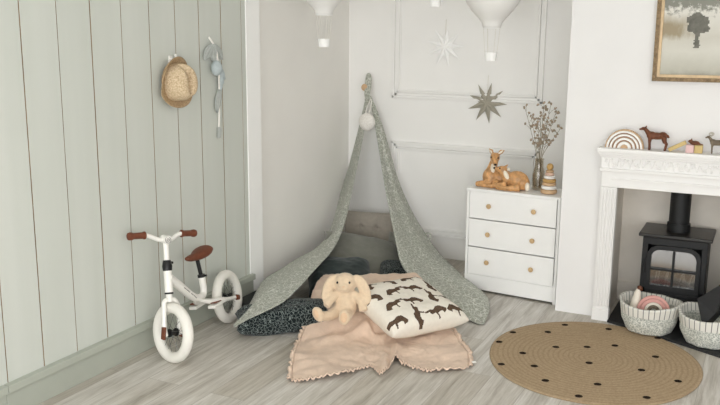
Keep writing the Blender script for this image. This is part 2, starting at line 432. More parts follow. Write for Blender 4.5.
# ------------------------------------------------------------------ fireplace surround, hearth, stove
fs = thing('fireplace_surround', 'white painted fireplace surround with carved frieze and fluted legs', 'fireplace', (-.43, 5.0, 0))
def L(b_, x0, x1, y0_, y1_, z0, z1): b_.box(((x0+x1)/2+.43, (y0_+y1_)/2-5.0, (z0+z1)/2), (x1-x0, y1_-y0_, z1-z0))
b = MB(); L(b, -.878, .018, 4.88, 5.014, 1.036, 1.058); L(b, -.872, .012, 4.895, 5.014, 1.02, 1.036); L(b, -.866, .006, 4.915, 5.014, 1.006, 1.02)
b.obj('mantel_shelf', 'surround white', fs, smooth=False, bevel=.003)
b = MB(); L(b, -.862, .002, 4.945, 5.014, .935, 1.006); L(b, -.866, .006, 4.93, 5.014, .918, .936); L(b, -.856, -.004, 4.955, 5.014, .822, .918); L(b, -.80, -.06, 4.945, 5.014, .868, .880)
b.obj('lintel', 'surround white', fs, smooth=False, bevel=.003)
b = MB()   # leafy scrolls carved along the frieze
x = -.84
k = 0
while x < -.02:
    pts = [(x+.43+.03*t_, -.057, .970+.016*math.sin(t_*PI*2+(k % 2)*PI)) for t_ in [i/8*2 for i in range(9)]]
    b.tube(pts, [.0035]*9, 6)
    for q in (.25, .75, 1.25, 1.75):
        b.ell((x+.43+.03*q, -.057, .970+.016*math.sin(q*PI*2+(k % 2)*PI)*1.1), (.009, .005, .006), Matrix.Rotation(q*2, 3, 'Y'), 8)
    x += .06; k += 1
b.obj('carved_frieze', 'surround white', fs)
for nm, xa in (('leg', -.858), ('leg', -.095)):
    b = MB(); L(b, xa, xa+.093, 4.962, 5.014, .0, .82)
    for i in range(5): L(b, xa+.010+.017*i, xa+.019+.017*i, 4.952, 4.965, .09, .81)
    L(b, xa-.003, xa+.096, 4.950, 5.014, 0, .07)
    b.obj(nm, 'surround white', fs, smooth=False, bevel=.002)
b = MB(); pl = [(-.765, RY-.02), (-.765, 4.94), (-.42, 4.79), (-.12, 4.64), (.1, 4.60), (.1, 4.94), (-.095, 4.94), (-.095, RY-.02)]
b.loft([b.ring([Vector((x+.43, y-5.0, 0)) for x, y in pl]), b.ring([Vector((x+.43, y-5.0, .014)) for x, y in pl])])
hearth = tag(b.obj('hearth_slab', 'slate', smooth=False, bevel=.002, loc=(-.43, 5.0, 0)), 'dark slate hearth slab under the stove and baskets', 'hearth')
ST = (-.432, 5.09, .014)
st = thing('wood_stove', 'black cast iron wood burning stove with four-pane arched door', 'stove', ST); st.scale = (.965, .965, .985)
SH = .528
b = MB()
b.box((0, .14, (.06+SH)/2), (.376, .02, SH-.06), None)   # front frame is cut as four bars round the firebox
b.bm.clear()
for c_, s_ in (((-.178, .14, .285), (.02, .27, .45)), ((.178, .14, .285), (.02, .27, .45)), ((0, .265, .285), (.376, .02, .45)), ((0, .14, .07), (.376, .27, .02)), ((0, .14, .50), (.376, .27, .02)),
               ((0, .012, .140), (.376, .024, .12)), ((0, .012, .489), (.376, .024, .045)), ((-.171, .012, .315), (.034, .024, .32)), ((.171, .012, .315), (.034, .024, .32))): b.box(c_, s_)
b.obj('firebox', 'iron', st, smooth=False, bevel=.003)
b = MB(); b.box((0, .135, SH), (.424, .33, .022)); b.obj('top_plate', 'iron top', st, smooth=False, bevel=.006)
for sx in (-1, 1):
    for yy in (.03, .24):
        b = MB(); b.tube([(sx*.165, yy, .065), (sx*.17, yy, .03), (sx*.172, yy, 0)], [.02, .015, .018], 10); b.obj('leg', 'iron', st)
b = MB(); b.cyl((0, .14, SH+.008), (0, .14, SH+.06), .069, .069, 32); b.cyl((0, .14, SH+.03), (0, .14, .93), .061, .061, 32); b.obj('flue_pipe', 'iron', st)
# door with arched opening
def arch(w, h, r, n=8):
    pts = [(-w/2, 0), (w/2, 0)]
    pts += [(w/2-r+r*math.cos(a), h-r+r*math.sin(a)) for a in [PI/2*i/n for i in range(n+1)]]
    pts += [(-w/2+r+r*math.cos(a), h-r+r*math.sin(a)) for a in [PI/2+PI/2*i/n for i in range(n+1)]]
    return pts
dz = .195
dr = MB()
o_, i_ = arch(.315, .275, .075), arch(.262, .222, .055)
def ringf(b_, pts, y, dz_): return b_.ring([Vector((x, y, z+dz_)) for x, z in pts])
A_, B_, C_, D_ = ringf(dr, o_, .0, dz), ringf(dr, o_, -.016, dz), ringf(dr, i_, -.016, dz+.026), ringf(dr, i_, .0, dz+.026)
dr.loft([A_, B_, C_, D_], loop=True)
dr.box((0, -.008, dz+.135), (.013, .014, .222)); dr.box((0, -.008, dz+.125), (.262, .014, .013))
door = dr.obj('door', 'iron', st, bevel=.002, angle=30)
b = MB(); b.tube([(-.16, -.02, dz+.19), (-.168, -.03, dz+.15), (-.168, -.03, dz+.10)], [.007, .008, .01], 8); b.obj('handle', 'iron', door)
b = MB(); b.prism([(x, z+dz+.026) for x, z in arch(.262, .222, .055)], .003, Matrix.Translation((0, .002, 0))); b.obj('glass_pane', 'stove glass', door, smooth=False)
b = MB(); b.box((0, -.006, .165), (.30, .016, .018)); b.box((0, -.006, .125), (.34, .016, .05))
for xx in (-.09, 0, .09): b.cyl((xx, -.02, .172), (xx, -.004, .172), .005, .005, 10)
b.obj('air_vent', 'iron', st, smooth=False, bevel=.002)
random.seed(3)
b = MB()
for i in range(17):
    x = -.15+.30*i/16+random.uniform(-.006, .006); h_ = random.uniform(.08, .14)
    b.tube([(x, .06+random.uniform(-.02, .02), .081), (x+random.uniform(-.02, .02), .08, .14), (x+random.uniform(-.035, .035), .08, .17+h_)], [.007, .006, .004], 6)
b.tube([(-.15, .05, .20), (.0, .045, .235), (.15, .05, .21)], .005, 6)
fire = tag(b.obj('kindling', 'birch', loc=ST), 'pale birch twigs stacked behind the stove glass', 'firewood', kind='stuff')

# ------------------------------------------------------------------ chest of drawers
dq = thing('chest_of_drawers', 'white three-drawer chest with round wooden knobs in the alcove', 'chest of drawers', (-1.435, 5.14, 0), (0, 0, -.085))
DW, DD, DH = .632, .30, .70
b = MB()
for sx in (-1, 1): b.box((sx*(DW/2-.009), DD/2, DH/2-.005), (.018, DD, DH-.01))
b.box((0, DD-.005, DH/2), (DW-.03, .01, DH-.05)); b.box((0, DD/2, .12), (DW-.03, DD-.02, .016)); b.box((0, .012, .065), (DW-.036, .018, .10))
for z in (.308, .5): b.box((0, DD/2+.01, z), (DW-.036, DD-.03, .012))
b.obj('body', 'furniture white', dq, smooth=False, bevel=.002)
b = MB(); b.box((0, DD/2-.004, DH-.008), (DW+.004, DD+.012, .018)); b.obj('top', 'furniture white', dq, smooth=False, bevel=.002)
for z0, z1 in ((.124, .304), (.312, .496), (.504, .682)):
    b = MB(); b.box((0, .004, (z0+z1)/2), (DW-.044, .018, z1-z0)); dw = b.obj('drawer', 'furniture white', dq, smooth=False, bevel=.002)
    for sx in (-1, 1):
        b = MB(); m = Matrix.Rotation(PI/2, 3, 'X'); b.lathe([(.007, 0), (.007, .012), (.015, .018), (.0165, .024), (.014, .029), (.004, .031)], (sx*.152, -.004, (z0+z1)/2+.002), 20, m); b.obj('knob', 'knob oak', dw)

# ------------------------------------------------------------------ picture over the mantel
pf = thing('framed_picture', 'misty painting in a dark bronze and gold frame above the mantel', 'picture', (-.28, 5.005, 1.445), (math.radians(-1.0), math.radians(-.4), 0))
PW, PH = .68, .50
def frame_bars(b_, w, h, t_, y, d):
    for c_, s_ in (((0, y, t_/2), (w, d, t_)), ((0, y, h-t_/2), (w, d, t_)), ((-w/2+t_/2, y, h/2), (t_, d, h)), ((w/2-t_/2, y, h/2), (t_, d, h))): b_.box(c_, s_)
b = MB(); frame_bars(b, PW, PH, .022, -.012, .026)
for i in range(46):
    x = -PW/2+.011+i*(PW-.022)/45
    for z in (.011, PH-.011): b.ell((x, -.026, z), (.008, .005, .009), None, 6)
for i in range(33):
    z = .011+i*(PH-.022)/32
    for sx in (-1, 1): b.ell((sx*(PW/2-.011), -.026, z), (.009, .005, .008), None, 6)
b.obj('frame', 'frame bronze', pf, smooth=False)
b = MB()
for c_, s_ in (((0, -.009, .030), (PW-.044, .018, .016)), ((0, -.009, PH-.030), (PW-.044, .018, .016)), ((-PW/2+.030, -.009, PH/2), (.016, .018, PH-.044)), ((PW/2-.030, -.009, PH/2), (.016, .018, PH-.044))): b.box(c_, s_)
b.obj('inner_frame', 'frame gold', pf, smooth=False, bevel=.002)
b = MB()
tree = [(-.020, .185), (.012, .185), (.008, .225), (.010, .262), (.030, .268), (.052, .275), (.060, .295), (.050, .31), (.058, .33), (.042, .352), (.020, .358), (.008, .374), (-.022, .376), (-.040, .360), (-.064, .352), (-.070, .330), (-.056, .315), (-.062, .295), (-.050, .275), (-.024, .266), (-.014, .25)]
def inpoly(x, z, P):
    r = False; j = len(P)-1
    for i in range(len(P)):
        if (P[i][1] > z) != (P[j][1] > z) and x < (P[j][0]-P[i][0])*(z-P[i][1])/(P[j][1]-P[i][1])+P[i][0]: r = not r
        j = i
    return r
tree = [(x-.118, z) for x, z in tree]
cw, ch = PW-.07, PH-.07
b.grid(lambda u, v: Vector(((u-.5)*cw, -.006, .035+v*ch)), 100, 70)
for f in b.bm.faces:
    c_ = f.calc_center_median(); j = noise.noise(c_*60)*.006
    if inpoly(c_.x+j, c_.z+j, tree): f.material_index = 1
b.obj('canvas', ['misty canvas', 'canvas dark'], pf, smooth=False)

# ------------------------------------------------------------------ things on the mantel
def arcs(b_, r0, r1, d, n=24):
    o_ = [Vector((r1*math.cos(PI*i/n), 0, r1*math.sin(PI*i/n))) for i in range(n+1)]; i_ = [Vector((r0*math.cos(PI*i/n), 0, r0*math.sin(PI*i/n))) for i in range(n+1)]
    off = Vector((0, d, 0))
    b_.loft([b_.ring(q) for q in zip(*[(a, c, c+off, a+off) for a, c in zip(o_, i_)])] if False else [b_.ring([a, c, c+off, a+off]) for a, c in zip(o_, i_)])
MZ = 1.058
rb = thing('rainbow_stacker', 'pale wooden rainbow stacker of nested arches at left end of the mantel', 'toy', (-.738, 4.935, MZ), (0, 0, .05))
rad = [.107, .100, .087, .081, .068, .060, .046, .038, .020]
for i in range(9):
    r1 = rad[i]; r0 = rad[i+1]+.0014 if i < 8 else .002
    b = MB(); arcs(b, r0, r1, .045); b.obj('arch', ['wood light', 'ring white', 'wood brown', 'ring white', 'wood brown', 'ring white', 'wood brown', 'ring white', 'wood light'][i], rb, smooth=False, bevel=.0015)
def beast(name, label, mat, loc, rot, s, antler=False, neck=1.0):
    t = thing(name, label, 'animal figurine', loc, rot)
    b = MB()
    b.ell((0, 0, .078*s), (.040*s, .017*s, .020*s)); b.ell((-.022*s, 0, .079*s), (.021*s, .018*s, .023*s)); b.ell((.026*s, 0, .081*s), (.020*s, .018*s, .021*s))
    b.tube([(-.028*s, 0, .082*s), (-.044*s, 0, .104*s), (-.050*s, 0, .122*s*neck)], [.015*s, .010*s, .009*s], 10)
    b.ell((-.056*s, 0, .125*s*neck), (.013*s, .009*s, .009*s)); b.tube([(-.058*s, 0, .124*s*neck), (-.076*s, 0, .118*s*neck)], [.008*s, .0045*s], 8)
    for sy in (-1, 1):
        b.tube([(-.026*s, sy*.009*s, .075*s), (-.028*s, sy*.010*s, .040*s), (-.026*s, sy*.010*s, .0)], [.011*s, .0055*s, .005*s], 8)
        b.tube([(.030*s, sy*.010*s, .08*s), (.036*s, sy*.011*s, .045*s), (.044*s, sy*.011*s, .036*s), (.038*s, sy*.011*s, 0)], [.014*s, .008*s, .0055*s, .005*s], 8)
        b.tube([(-.050*s, sy*.006*s, .13*s*neck), (-.046*s, sy*.016*s, .142*s*neck)], [.005*s, .002*s], 6)
    b.tube([(.044*s, 0, .086*s), (.052*s, 0, .070*s)], [.006*s, .004*s], 6)
    b.obj('body', mat, t, remesh=.0022*s, smoothit=2)
    if antler:
        for sy in (-1, 1):
            b = MB(); b.tube(spline([(-.046*s, sy*.006*s, .132*s*neck), (-.030*s, sy*.014*s, .142*s*neck), (-.026*s, sy*.020*s, .150*s*neck), (-.040*s, sy*.022*s, .157*s*neck), (-.052*s, sy*.021*s, .152*s*neck), (-.050*s, sy*.021*s, .143*s*neck)], 16), [.0065*s-.0003*s*k for k in range(16)], 8); b.obj('horn', 'horn pale', t)
    return t
beast('deer_figurine', 'brown wooden deer standing beside the rainbow on the mantel', 'toy brown', (-.566, 4.945, MZ), (0, 0, 0), 1.08, False, .92).scale = (1.18, 1.1, .96)
beast('ram_figurine', 'small grey brown horned animal at the right end of the mantel', 'toy grey brown', (-.250, 4.945, MZ), (0, 0, 0), .80, True, .92)
b = MB(); b.box((0, 0, 0), (.1, .03, .021)); tag(b.obj('wooden_block', 'block yellow', smooth=False, bevel=.002, loc=(-.452, 4.945, MZ+.031)), 'long yellow wooden block leaning up on the pink block', 'toy block', 'toy blocks on the mantel').rotation_euler = (0, -math.radians(29), 0)
b = MB(); b.box((0, 0, .0215), (.042, .042, .043)); tag(b.obj('wooden_block', 'block pink', smooth=False, bevel=.002, loc=(-.385, 4.945, MZ)), 'pink wooden cube block on the mantel', 'toy block', 'toy blocks on the mantel')
b = MB(); b.box((0, 0, .0215), (.042, .042, .043)); tag(b.obj('wooden_block', 'block yellow', smooth=False, bevel=.002, loc=(-.340, 4.945, MZ)), 'yellow wooden cube block under the little animal on the mantel', 'toy block', 'toy blocks on the mantel')
t = thing('mouse_figurine', 'tiny brown animal figure lying on top of the toy blocks', 'animal figurine', (-.362, 4.94, MZ+.043))
b = MB(); b.ell((0, 0, .012), (.026, .012, .013)); b.ell((-.022, 0, .020), (.012, .009, .010)); b.ell((-.03, 0, .018), (.007, .005, .005)); b.tube([(.02, 0, .008), (.045, 0, .004)], [.006, .002], 6)
for sy in (-1, 1): b.ell((-.018, sy*.006, .03), (.004, .003, .006), None, 8)
b.obj('body', 'toy brown', t, remesh=.0022)

# ------------------------------------------------------------------ things on the chest
CZ = .701
def lying_deer(t, s, mat, ear=True):
    pass
dd = thing('deer_figurine', 'large tan ceramic doe lying down with raised head on the white chest', 'animal figurine', (-1.598, 5.285, CZ), (0, 0, .05)); dd.scale = (1.0, 1.05, 1.06)
b = MB()
b.ell((.03, .02, .055), (.10, .055, .055)); b.ell((-.03, 0, .06), (.058, .05, .062))
b.tube([(-.035, .0, .075), (-.02, -.005, .13), (-.006, -.01, .172)], [.042, .030, .026], 14)
b.ell((-.004, -.018, .186), (.032, .034, .032)); b.tube([(-.002, -.03, .178), (.012, -.062, .155), (.016, -.072, .148)], [.025, .016, .012], 12)
for sx, tip in ((-1, (-.052, .0, .238)), (1, (.055, .0, .232))):
    b.tube([(sx*.018-.004, -.01, .205), (sx*.034, -.004, .224), tip], [.010, .016, .003], 10, flat=.45, up=(0, 1, 0))
b.tube([(-.02, -.03, .03), (-.075, -.05, .026), (-.118, -.045, .020)], [.024, .017, .013], 10); b.tube([(-.118, -.045, .016), (-.06, -.065, .014), (-.015, -.06, .014)], [.013, .012, .012], 10)
b.tube([(.03, -.04, .03), (.0, -.065, .016), (-.03, -.07, .014)], [.028, .016, .012], 10)
b.obj('body', 'deer tan', dd, remesh=.0045, smoothit=3)
b = MB(); b.ell((-.012, -.032, .12), (.016, .008, .034)); b.obj('throat_patch', 'deer white', dd)
b = MB(); b.ell((.004, -.06, .140), (.014, .012, .009)); b.obj('chin_patch', 'deer white', dd)
b = MB(); b.ell((.016, -.076, .151), (.010, .007, .007), None, 10); b.obj('nose', 'near black', dd)
for p in ((-.022, -.045, .190), (.024, -.042, .188)): b = MB(); b.ell(p, (.005, .0045, .006), None, 10); b.obj('eye', 'near black', dd)
for sx in (-1, 1): b = MB(); b.tube([(sx*.022-.004, -.017, .212), (sx*.034, -.012, .222), (sx*.047, -.008, .232)], [.004, .007, .002], 8, flat=.4, up=(0, 1, 0)); b.obj('inner_ear', 'deer white', dd)
fw = thing('fawn_figurine', 'small tan ceramic fawn curled up in front of the doe', 'animal figurine', (-1.463, 5.222, CZ), (0, 0, .02)); fw.scale = (1.15, 1.1, 1.2)
b = MB()
b.ell((.02, .02, .052), (.068, .045, .052)); b.ell((.055, .015, .04), (.04, .042, .04))
b.tube([(-.025, .0, .055), (-.045, -.01, .085), (-.06, -.012, .105)], [.034, .024, .021], 12)
b.ell((-.062, -.014, .112), (.026, .020, .018)); b.tube([(-.07, -.016, .110), (-.100, -.024, .116)], [.016, .009], 10)
b.tube([(-.045, 0, .122), (-.032, .006, .138)], [.010, .003], 8); b.tube([(-.04, -.02, .118), (-.016, -.022, .112)], [.010, .003], 8)
b.tube([(.05, -.03, .02), (-.02, -.045, .014), (-.085, -.04, .012)], [.022, .014, .010], 10); b.tube([(-.03, -.02, .03), (-.08, -.03, .026), (-.11, -.02, .014)], [.018, .012, .009], 10)
b.obj('body', 'deer tan', fw, remesh=.004, smoothit=3)
b = MB(); b.ell((-.032, -.026, .082), (.014, .010, .028), Matrix.Rotation(-.5, 3, 'Y')); b.obj('throat_patch', 'deer white', fw)
b = MB(); b.ell((-.02, -.024, .115), (.010, .006, .006)); b.obj('inner_ear', 'deer white', fw)
b = MB(); b.ell((.088, -.012, .026), (.014, .014, .024)); b.obj('tail', 'deer white', fw)
b = MB(); b.ell((-.102, -.026, .117), (.006, .006, .006), None, 10); b.obj('nose', 'near black', fw)
b = MB(); b.ell((-.068, -.032, .118), (.005, .004, .005), None, 10); b.obj('eye', 'near black', fw)
# vase with dried sprays
VX, VY = -1.318, 5.315
vs = thing('glass_vase', 'smoked grey glass bottle vase holding dried sprays', 'vase', (VX, VY, CZ)); vs.scale = (1.08, 1.08, 1.0)
b = MB(); b.lathe([(.030, .0), (.037, .006), (.038, .10), (.034, .128), (.027, .150), (.026, .195), (.029, .205), (.026, .205), (.023, .195), (.0235, .150), (.031, .127), (.034, .10), (.033, .012), (.005, .010)], n=32); b.obj('body', 'smoked glass', vs)
random.seed(11)
tips = [(525, 108), (531, 116), (538, 122), (544, 103), (551, 104), (556, 112), (561, 128), (541, 113), (548, 118)]
for i, (px, py) in enumerate(tips):
    tip = at(px, py, 1, VY+random.uniform(-.05, .02)); lp = tip-Vector((VX, VY, CZ))
    t = thing('dried_flower_stem', 'thin dried flower stem with tiny brown florets in the grey vase', 'dried flower', (VX, VY, CZ), group='dried stems in the vase')
    b = MB(); foot = Vector((random.uniform(-.012, .012), random.uniform(-.012, .012), .014)); lip = Vector((lp.x*.16, lp.y*.16, .205))
    lip.x = max(-.015, min(.015, lip.x)); lip.y = max(-.015, min(.015, lip.y))
    path = spline([foot, lip, lip.lerp(lp, .5)+Vector((0, 0, .012)), lp], 14); b.tube(path, [.0022-.0011*k/13 for k in range(14)], 6)
    ends = []
    for q in range(9):
        s_ = path[random.randint(6, 12)]; e = s_+Vector((random.uniform(-.035, .035), random.uniform(-.025, .025), random.uniform(.012, .05)))
        b.tube([s_, s_.lerp(e, .5)+Vector((0, 0, .004)), e], [.0012, .001, .0008], 5); ends.append(e)
    b.obj('stalk', 'stem brown', t)
    for e in ends+[path[-1]]:
        b = MB()
        for q in range(5): b.ell(e+Vector((random.uniform(-.006, .006), random.uniform(-.005, .005), random.uniform(-.004, .007))), random.uniform(.004, .0065), None, 6)
        b.obj('floret_cluster', 'floret', t)
rs = thing('ring_stacker', 'wooden ring stacking toy with white and natural rings beside the vase', 'toy', (-1.224, 5.222, CZ)); rs.scale = (1.03, 1.03, 1.07)
zz = 0
for r_, h_, mt in ((.052, .026, 'wood light'), (.048, .022, 'ring white'), (.043, .020, 'wood light'), (.041, .020, 'wood ochre'), (.034, .020, 'ring white'), (.029, .018, 'wood blush'), (.025, .016, 'wood light')):
    b = MB(); q = h_/2
    b.lathe([(r_*.6, zz), (r_-q*.8, zz), (r_-q*.25, zz+q*.3), (r_, zz+q), (r_-q*.25, zz+h_-q*.3), (r_-q*.8, zz+h_), (r_*.6, zz+h_)], n=28)
    b.obj('ring', mt, rs); zz += h_
b = MB(); b.ell((0, 0, zz+.018), (.021, .021, .021), None, 18); b.obj('ball', 'wood ochre', rs)

# ------------------------------------------------------------------ stars, lanterns
def star(name, label, mat, px, py, R, loops=9, rot=0):
    c = at(px, py, 1, 5.835); t = thing(name, label, 'star decoration', c, group='paper stars on the back wall')
    b = MB(); r = R*.40; n = loops
    front = b.bm.verts.new((0, -.022, 0)); back = b.bm.verts.new((0, .004, 0)); rim = []
    for i in range(n*2):
        a = rot+PI*i/n; q = R if i % 2 == 0 else r
        rim.append(b.bm.verts.new((q*math.sin(a), -.002, q*math.cos(a))))
    for i in range(n*2):
        b.bm.faces.new((front, rim[i], rim[(i+1) % (2*n)])); b.bm.faces.new((back, rim[(i+1) % (2*n)], rim[i]))
    b.obj('star_body', mat, t, smooth=False)
    b = MB(); b.tube([(0, -.003, r*.9), (.004, -.006, R*1.0), (0, .012, R*1.32)], .0018, 5); b.obj('hanging_thread', 'pale cord', t)
    return t
star('paper_star', 'white folded paper star on the back wall', 'paper white', 445, 47, .150, 9, .12)
star('paper_star', 'olive grey folded paper star on the back wall near the chest', 'star olive', 487, 103, .150, 9, .2)
def lantern(loc, label):
    t = thing('balloon_lantern', label, 'paper lantern', loc, group='paper balloon lanterns')
    b = MB(); prof = []
    for i in range(25):
        s_ = i/24
        h_ = .37*s_; r = [.052, .064, .098, .132, .158, .174, .180, .176, .158, .115, .045]
        q = s_*10; k = min(int(q), 9); rr = r[k]+(r[k+1]-r[k])*(q-k)
        prof.append((rr+(.0022 if i % 2 else 0), .20+h_))
    b.lathe(prof, n=40, cap=False); b.obj('shade', 'lantern paper', t, solid=.0012, angle=0)
    b = MB(); b.torus((0, 0, .20), .052, .003, None, 32, 8); b.obj('rim', 'paper white', t)
    b = MB(); b.lathe([(.034, 0), (.038, .052), (.036, .052), (.032, .004)], n=24); b.obj('basket', 'paper white', t)
    for k in range(6):
        a = 2*PI*k/6+.3
        b = MB(); b.cyl((.037*math.cos(a), .037*math.sin(a), .045), (.051*math.cos(a), .051*math.sin(a), .20), .0013, None, 6); b.obj('cord', 'pale cord', t)
    b = MB(); b.cyl((0, 0, .565), (0, 0, TOP-loc[2]), .001, None, 5); b.obj('hanging_thread', 'pale cord', t)
    return t
lantern((-2.60, 4.75, 1.605), 'white paper balloon lantern nearest the left wall')
lantern((-1.985, 5.1, 1.862), 'white paper balloon lantern hung highest, only its basket in view')
lantern((-1.605, 5.1, 1.532), 'white paper balloon lantern hanging in front of the wall panel, right of the white star')

# ------------------------------------------------------------------ rug
RGC = (-.726, 4.305); RGR = .554
b = MB(); prof = [(.002, .007)]
n = 75
for i in range(1, n): 
    r = RGR*i/n; prof.append((r, .0075+.0016*(i % 2)))
prof += [(RGR, .007), (RGR+.004, .004), (RGR, .0)]
b.lathe(prof, n=140)
for v in b.bm.verts:
    a = math.atan2(v.co.y, v.co.x); k = 1.012-.035*math.cos(2*a-.25)+.005*math.sin(5*a); v.co.x *= k; v.co.y *= k
b.mi = 1
RDX = .02
for dx, dy in [(-.495, -.02), (-.469, .164), (-.29, .262), (-.229, .43), (-.193, .049), (-.039, .129), (-.332, -.122), (-.23, -.271), (-.39, -.326), (-.133, -.427), (.016, -.095), (.108, -.353), (.054, -.535), (.016, .477), (.094, .222), (.317, .155), (.276, -.068), (.459, -.13), (.346, -.401), (.291, .455)]:
    dy += .018; dx -= RDX; q = math.hypot(dx, dy)
    if q > .545: dx *= .545/q; dy *= .545/q
    b.ell((dx, dy, .009), (.0195, .0165, .003), Matrix.Rotation(.45, 3, 'Z'), 12)
tag(b.obj('jute_rug', ['jute', 'rug spot'], loc=(RGC[0], RGC[1], 0), angle=0), 'round woven jute rug with scattered dark spots', 'rug')

# ------------------------------------------------------------------ fabric baskets by the stove and what is in them
def basket(loc, label, r=.142, h=.128):
    t = thing('fabric_basket', label, 'basket', loc, group='fabric baskets by the stove')
    nz_ = lambda a, z, k: noise.noise(Vector((math.cos(a)*2.2, math.sin(a)*2.2, z*14+k)))
    def body(u, v):
        a = 2*PI*u; z = h*v; rr = r*(.92+.19*math.sin(min(1, v*1.5)*PI/2))+.010*nz_(a, z, loc[0]*9)
        return Vector((rr*math.cos(a), rr*math.sin(a), z+.004))
    b = MB(); vs_ = b.grid(body, 64, 14, True); b.bm.faces.new(list(reversed(vs_[0])))
    b.obj('body', 'basket print', t, solid=.004, angle=0)
    def cuff(u, v):
        a = 2*PI*u; top = h+.044+.009*math.sin(2*a+loc[0]*20)+.005*nz_(a, 0, 3)
        z = h-.018+(top-h+.018)*v; rr = r*1.10+.010+.010*v+.007*nz_(a, z*.4, 8)
        return Vector((rr*math.cos(a), rr*math.sin(a), z))
    def inner(u, v):
        p = cuff(u, 1-v*.85); q = Vector((p.x, p.y, 0)); q = q*(1-.014/q.length); return Vector((q.x, q.y, p.z))
    b = MB(); o1 = b.grid(cuff, 72, 6, True); o2 = b.grid(inner, 72, 6, True)
    b.loft([o1[-1], o2[0]], cap=False); b.obj('striped_cuff', 'cuff stripe', t, angle=0)
    return t
B1, B2 = (-.522, 4.90, .014), (-.190, 4.835, .014)
basket(B1, 'leaf print fabric basket with striped cuff holding a pink rainbow'); basket(B2, 'leaf print fabric basket with striped cuff holding a black angular hod')
t = thing('rainbow_toy', 'pink and cream rainbow toy standing in the left fabric basket', 'toy', (-.500, 4.885, .128), (-.25, 0, .15)); t.scale = (.9, .9, .9)
for i, (r0, r1, mt) in enumerate(((.082, .102, 'pink toy'), (.058, .082, 'pink toy'), (.040, .058, 'toy cream'), (.018, .040, 'toy grey brown'))):
    b = MB(); arcs(b, r0, r1-.0012 if i else r1, .03); b.obj('band', mt if i != 0 else 'pink toy', t, bevel=.003, smooth=False)
t = thing('toy_horn', 'white pointed toy with brown tip poking out of the left basket', 'toy', (-.628, 4.925, .005), (0, .12, 0))
b = MB(); b.tube([(0, 0, 0), (0, 0, .1), (.004, 0, .19), (.004, 0, .235)], [.03, .03, .022, .012], 12); b.obj('body', 'toy cream', t)
b = MB(); b.ell((.010, 0, .242), (.018, .012, .014), Matrix.Rotation(.6, 3, 'Y')); b.obj('tip', 'toy brown', t)
t = thing('coal_hod', 'black angular metal hod tipped into the right fabric basket', 'coal hod', (-.190, 4.815, .210), (0, 0, 0))
b = MB(); P3 = [(-.080, -.012, .055), (-.035, -.075, -.085), (.02, -.06, -.005), (.10, -.03, .16), (.10, .05, .20), (-.02, .06, .085)]
mid = [Vector(p) for p in P3]
bk = [p+Vector((.05, .075, .01)) for p in mid]
b.loft([b.ring(mid), b.ring(bk)]); b.obj('body', 'black toy', t, smooth=False, bevel=.003)

# ------------------------------------------------------------------ straw hat and fabric garland on the boards
hp = at(172, 82, 0, XL+.012)
ht = thing('straw_hat', 'straw trilby hat hanging on the green boarded wall', 'hat', (XL+.004, hp.y, hp.z), (0, PI/2, 0))
# local z points out of the wall, local x points down, local y along the wall
def brim(u, v):
    a = 2*PI*u; r = .078+(.134-.078)*v; ex = 1.0; lift = .012+.050*v*v*(.35+.65*abs(math.cos(a-.5)))**1.5
    return Vector((r*1.02*math.cos(a), r*.97*math.sin(a)-.004, .010+lift*.9+.004*math.sin(3*a)))
b = MB(); b.grid(brim, 64, 8, True); b.obj('brim', 'straw dark', ht, solid=.005, angle=0)
def crown(u, v):
    a = 2*PI*u
    prof = [(.098, .012), (.098, .045), (.095, .08), (.089, .103), (.076, .124), (.052, .133), (.02, .131), (.002, .128)]
    q = v*7; k = min(int(q), 6); r = prof[k][0]+(prof[k+1][0]-prof[k][0])*(q-k); z = prof[k][1]+(prof[k+1][1]-prof[k][1])*(q-k)
    x, y = r*1.04*math.cos(a), r*.93*math.sin(a)
    z -= .040*math.exp(-((y-.25*x)/.022)**2)*sm(.06, .12, z)*(1 if x < .06 else .4)      # crease along the top
    y *= 1-.22*sm(.06, .14, z)*(.5-.5*math.cos(a))                               # front pinch
    return Vector((x, y+.018*v, z))
b = MB(); b.grid(crown, 64, 30, True); b.obj('crown', 'straw', ht, solid=.003, angle=0)
b = MB(); b.torus((0, 0, .020), .099, .0045, Matrix.Diagonal((1.04, .95, 1)), 48, 8); b.obj('hat_band', 'straw dark', ht)
hk = at(171.5, 59, 0, XL+.01)
t = thing('wall_hook', 'small white wall hook holding the straw hat', 'hook', (XL, hk.y, hk.z))
b = MB(); b.box((.004, 0, 0), (.008, .03, .036)); b.tube([(.006, 0, .002), (.03, 0, -.006), (.042, 0, .012), (.036, 0, .024)], [.007, .007, .006, .007], 8); b.obj('hook_body', 'ring white', t, bevel=.002)
gp = at(212, 36, 0, XL+.01)
g = thing('fabric_garland', 'grey and pale blue fabric garland hanging on the green boards beside the hat', 'garland', (XL+.006, gp.y, gp.z))
def gz(py): return (at(214, py, 0, XL+.02).z-gp.z)
def gy(px, py): return at(px, py, 0, XL+.02).y-gp.y
def gpt(px, py, x=.02): return Vector((x, gy(px, py), gz(py)))
b = MB(); b.tube(spline([gpt(209, 37, .012), gpt(213, 48, .030), gpt(216, 66, .03), gpt(219, 90, .016), gpt(220, 118, .008), gpt(220, 128, .006)], 16), .006, 8); b.obj('ribbon', 'pompom white', g)
def leaf(px0, py0, px1, py1, w, mat, nm, x=.02, curl=.01):
    a, c = gpt(px0, py0, x), gpt(px1, py1, x*.6); ax = (c-a); side = Vector((.25, 1, 0)); side = (side-ax.normalized()*side.dot(ax.normalized())).normalized()
    b = MB()
    def f(u, v):
        s_ = math.sin(PI*min(1, .06+v*.94))**.7; p = a+ax*v+side*(u-.5)*2*w*s_
        return p+Vector((curl*math.cos((u-.5)*PI)+.004*math.sin(u*22), 0, 0))
    b.grid(f, 13, 12); b.obj(nm, mat, g, solid=.003, angle=0)
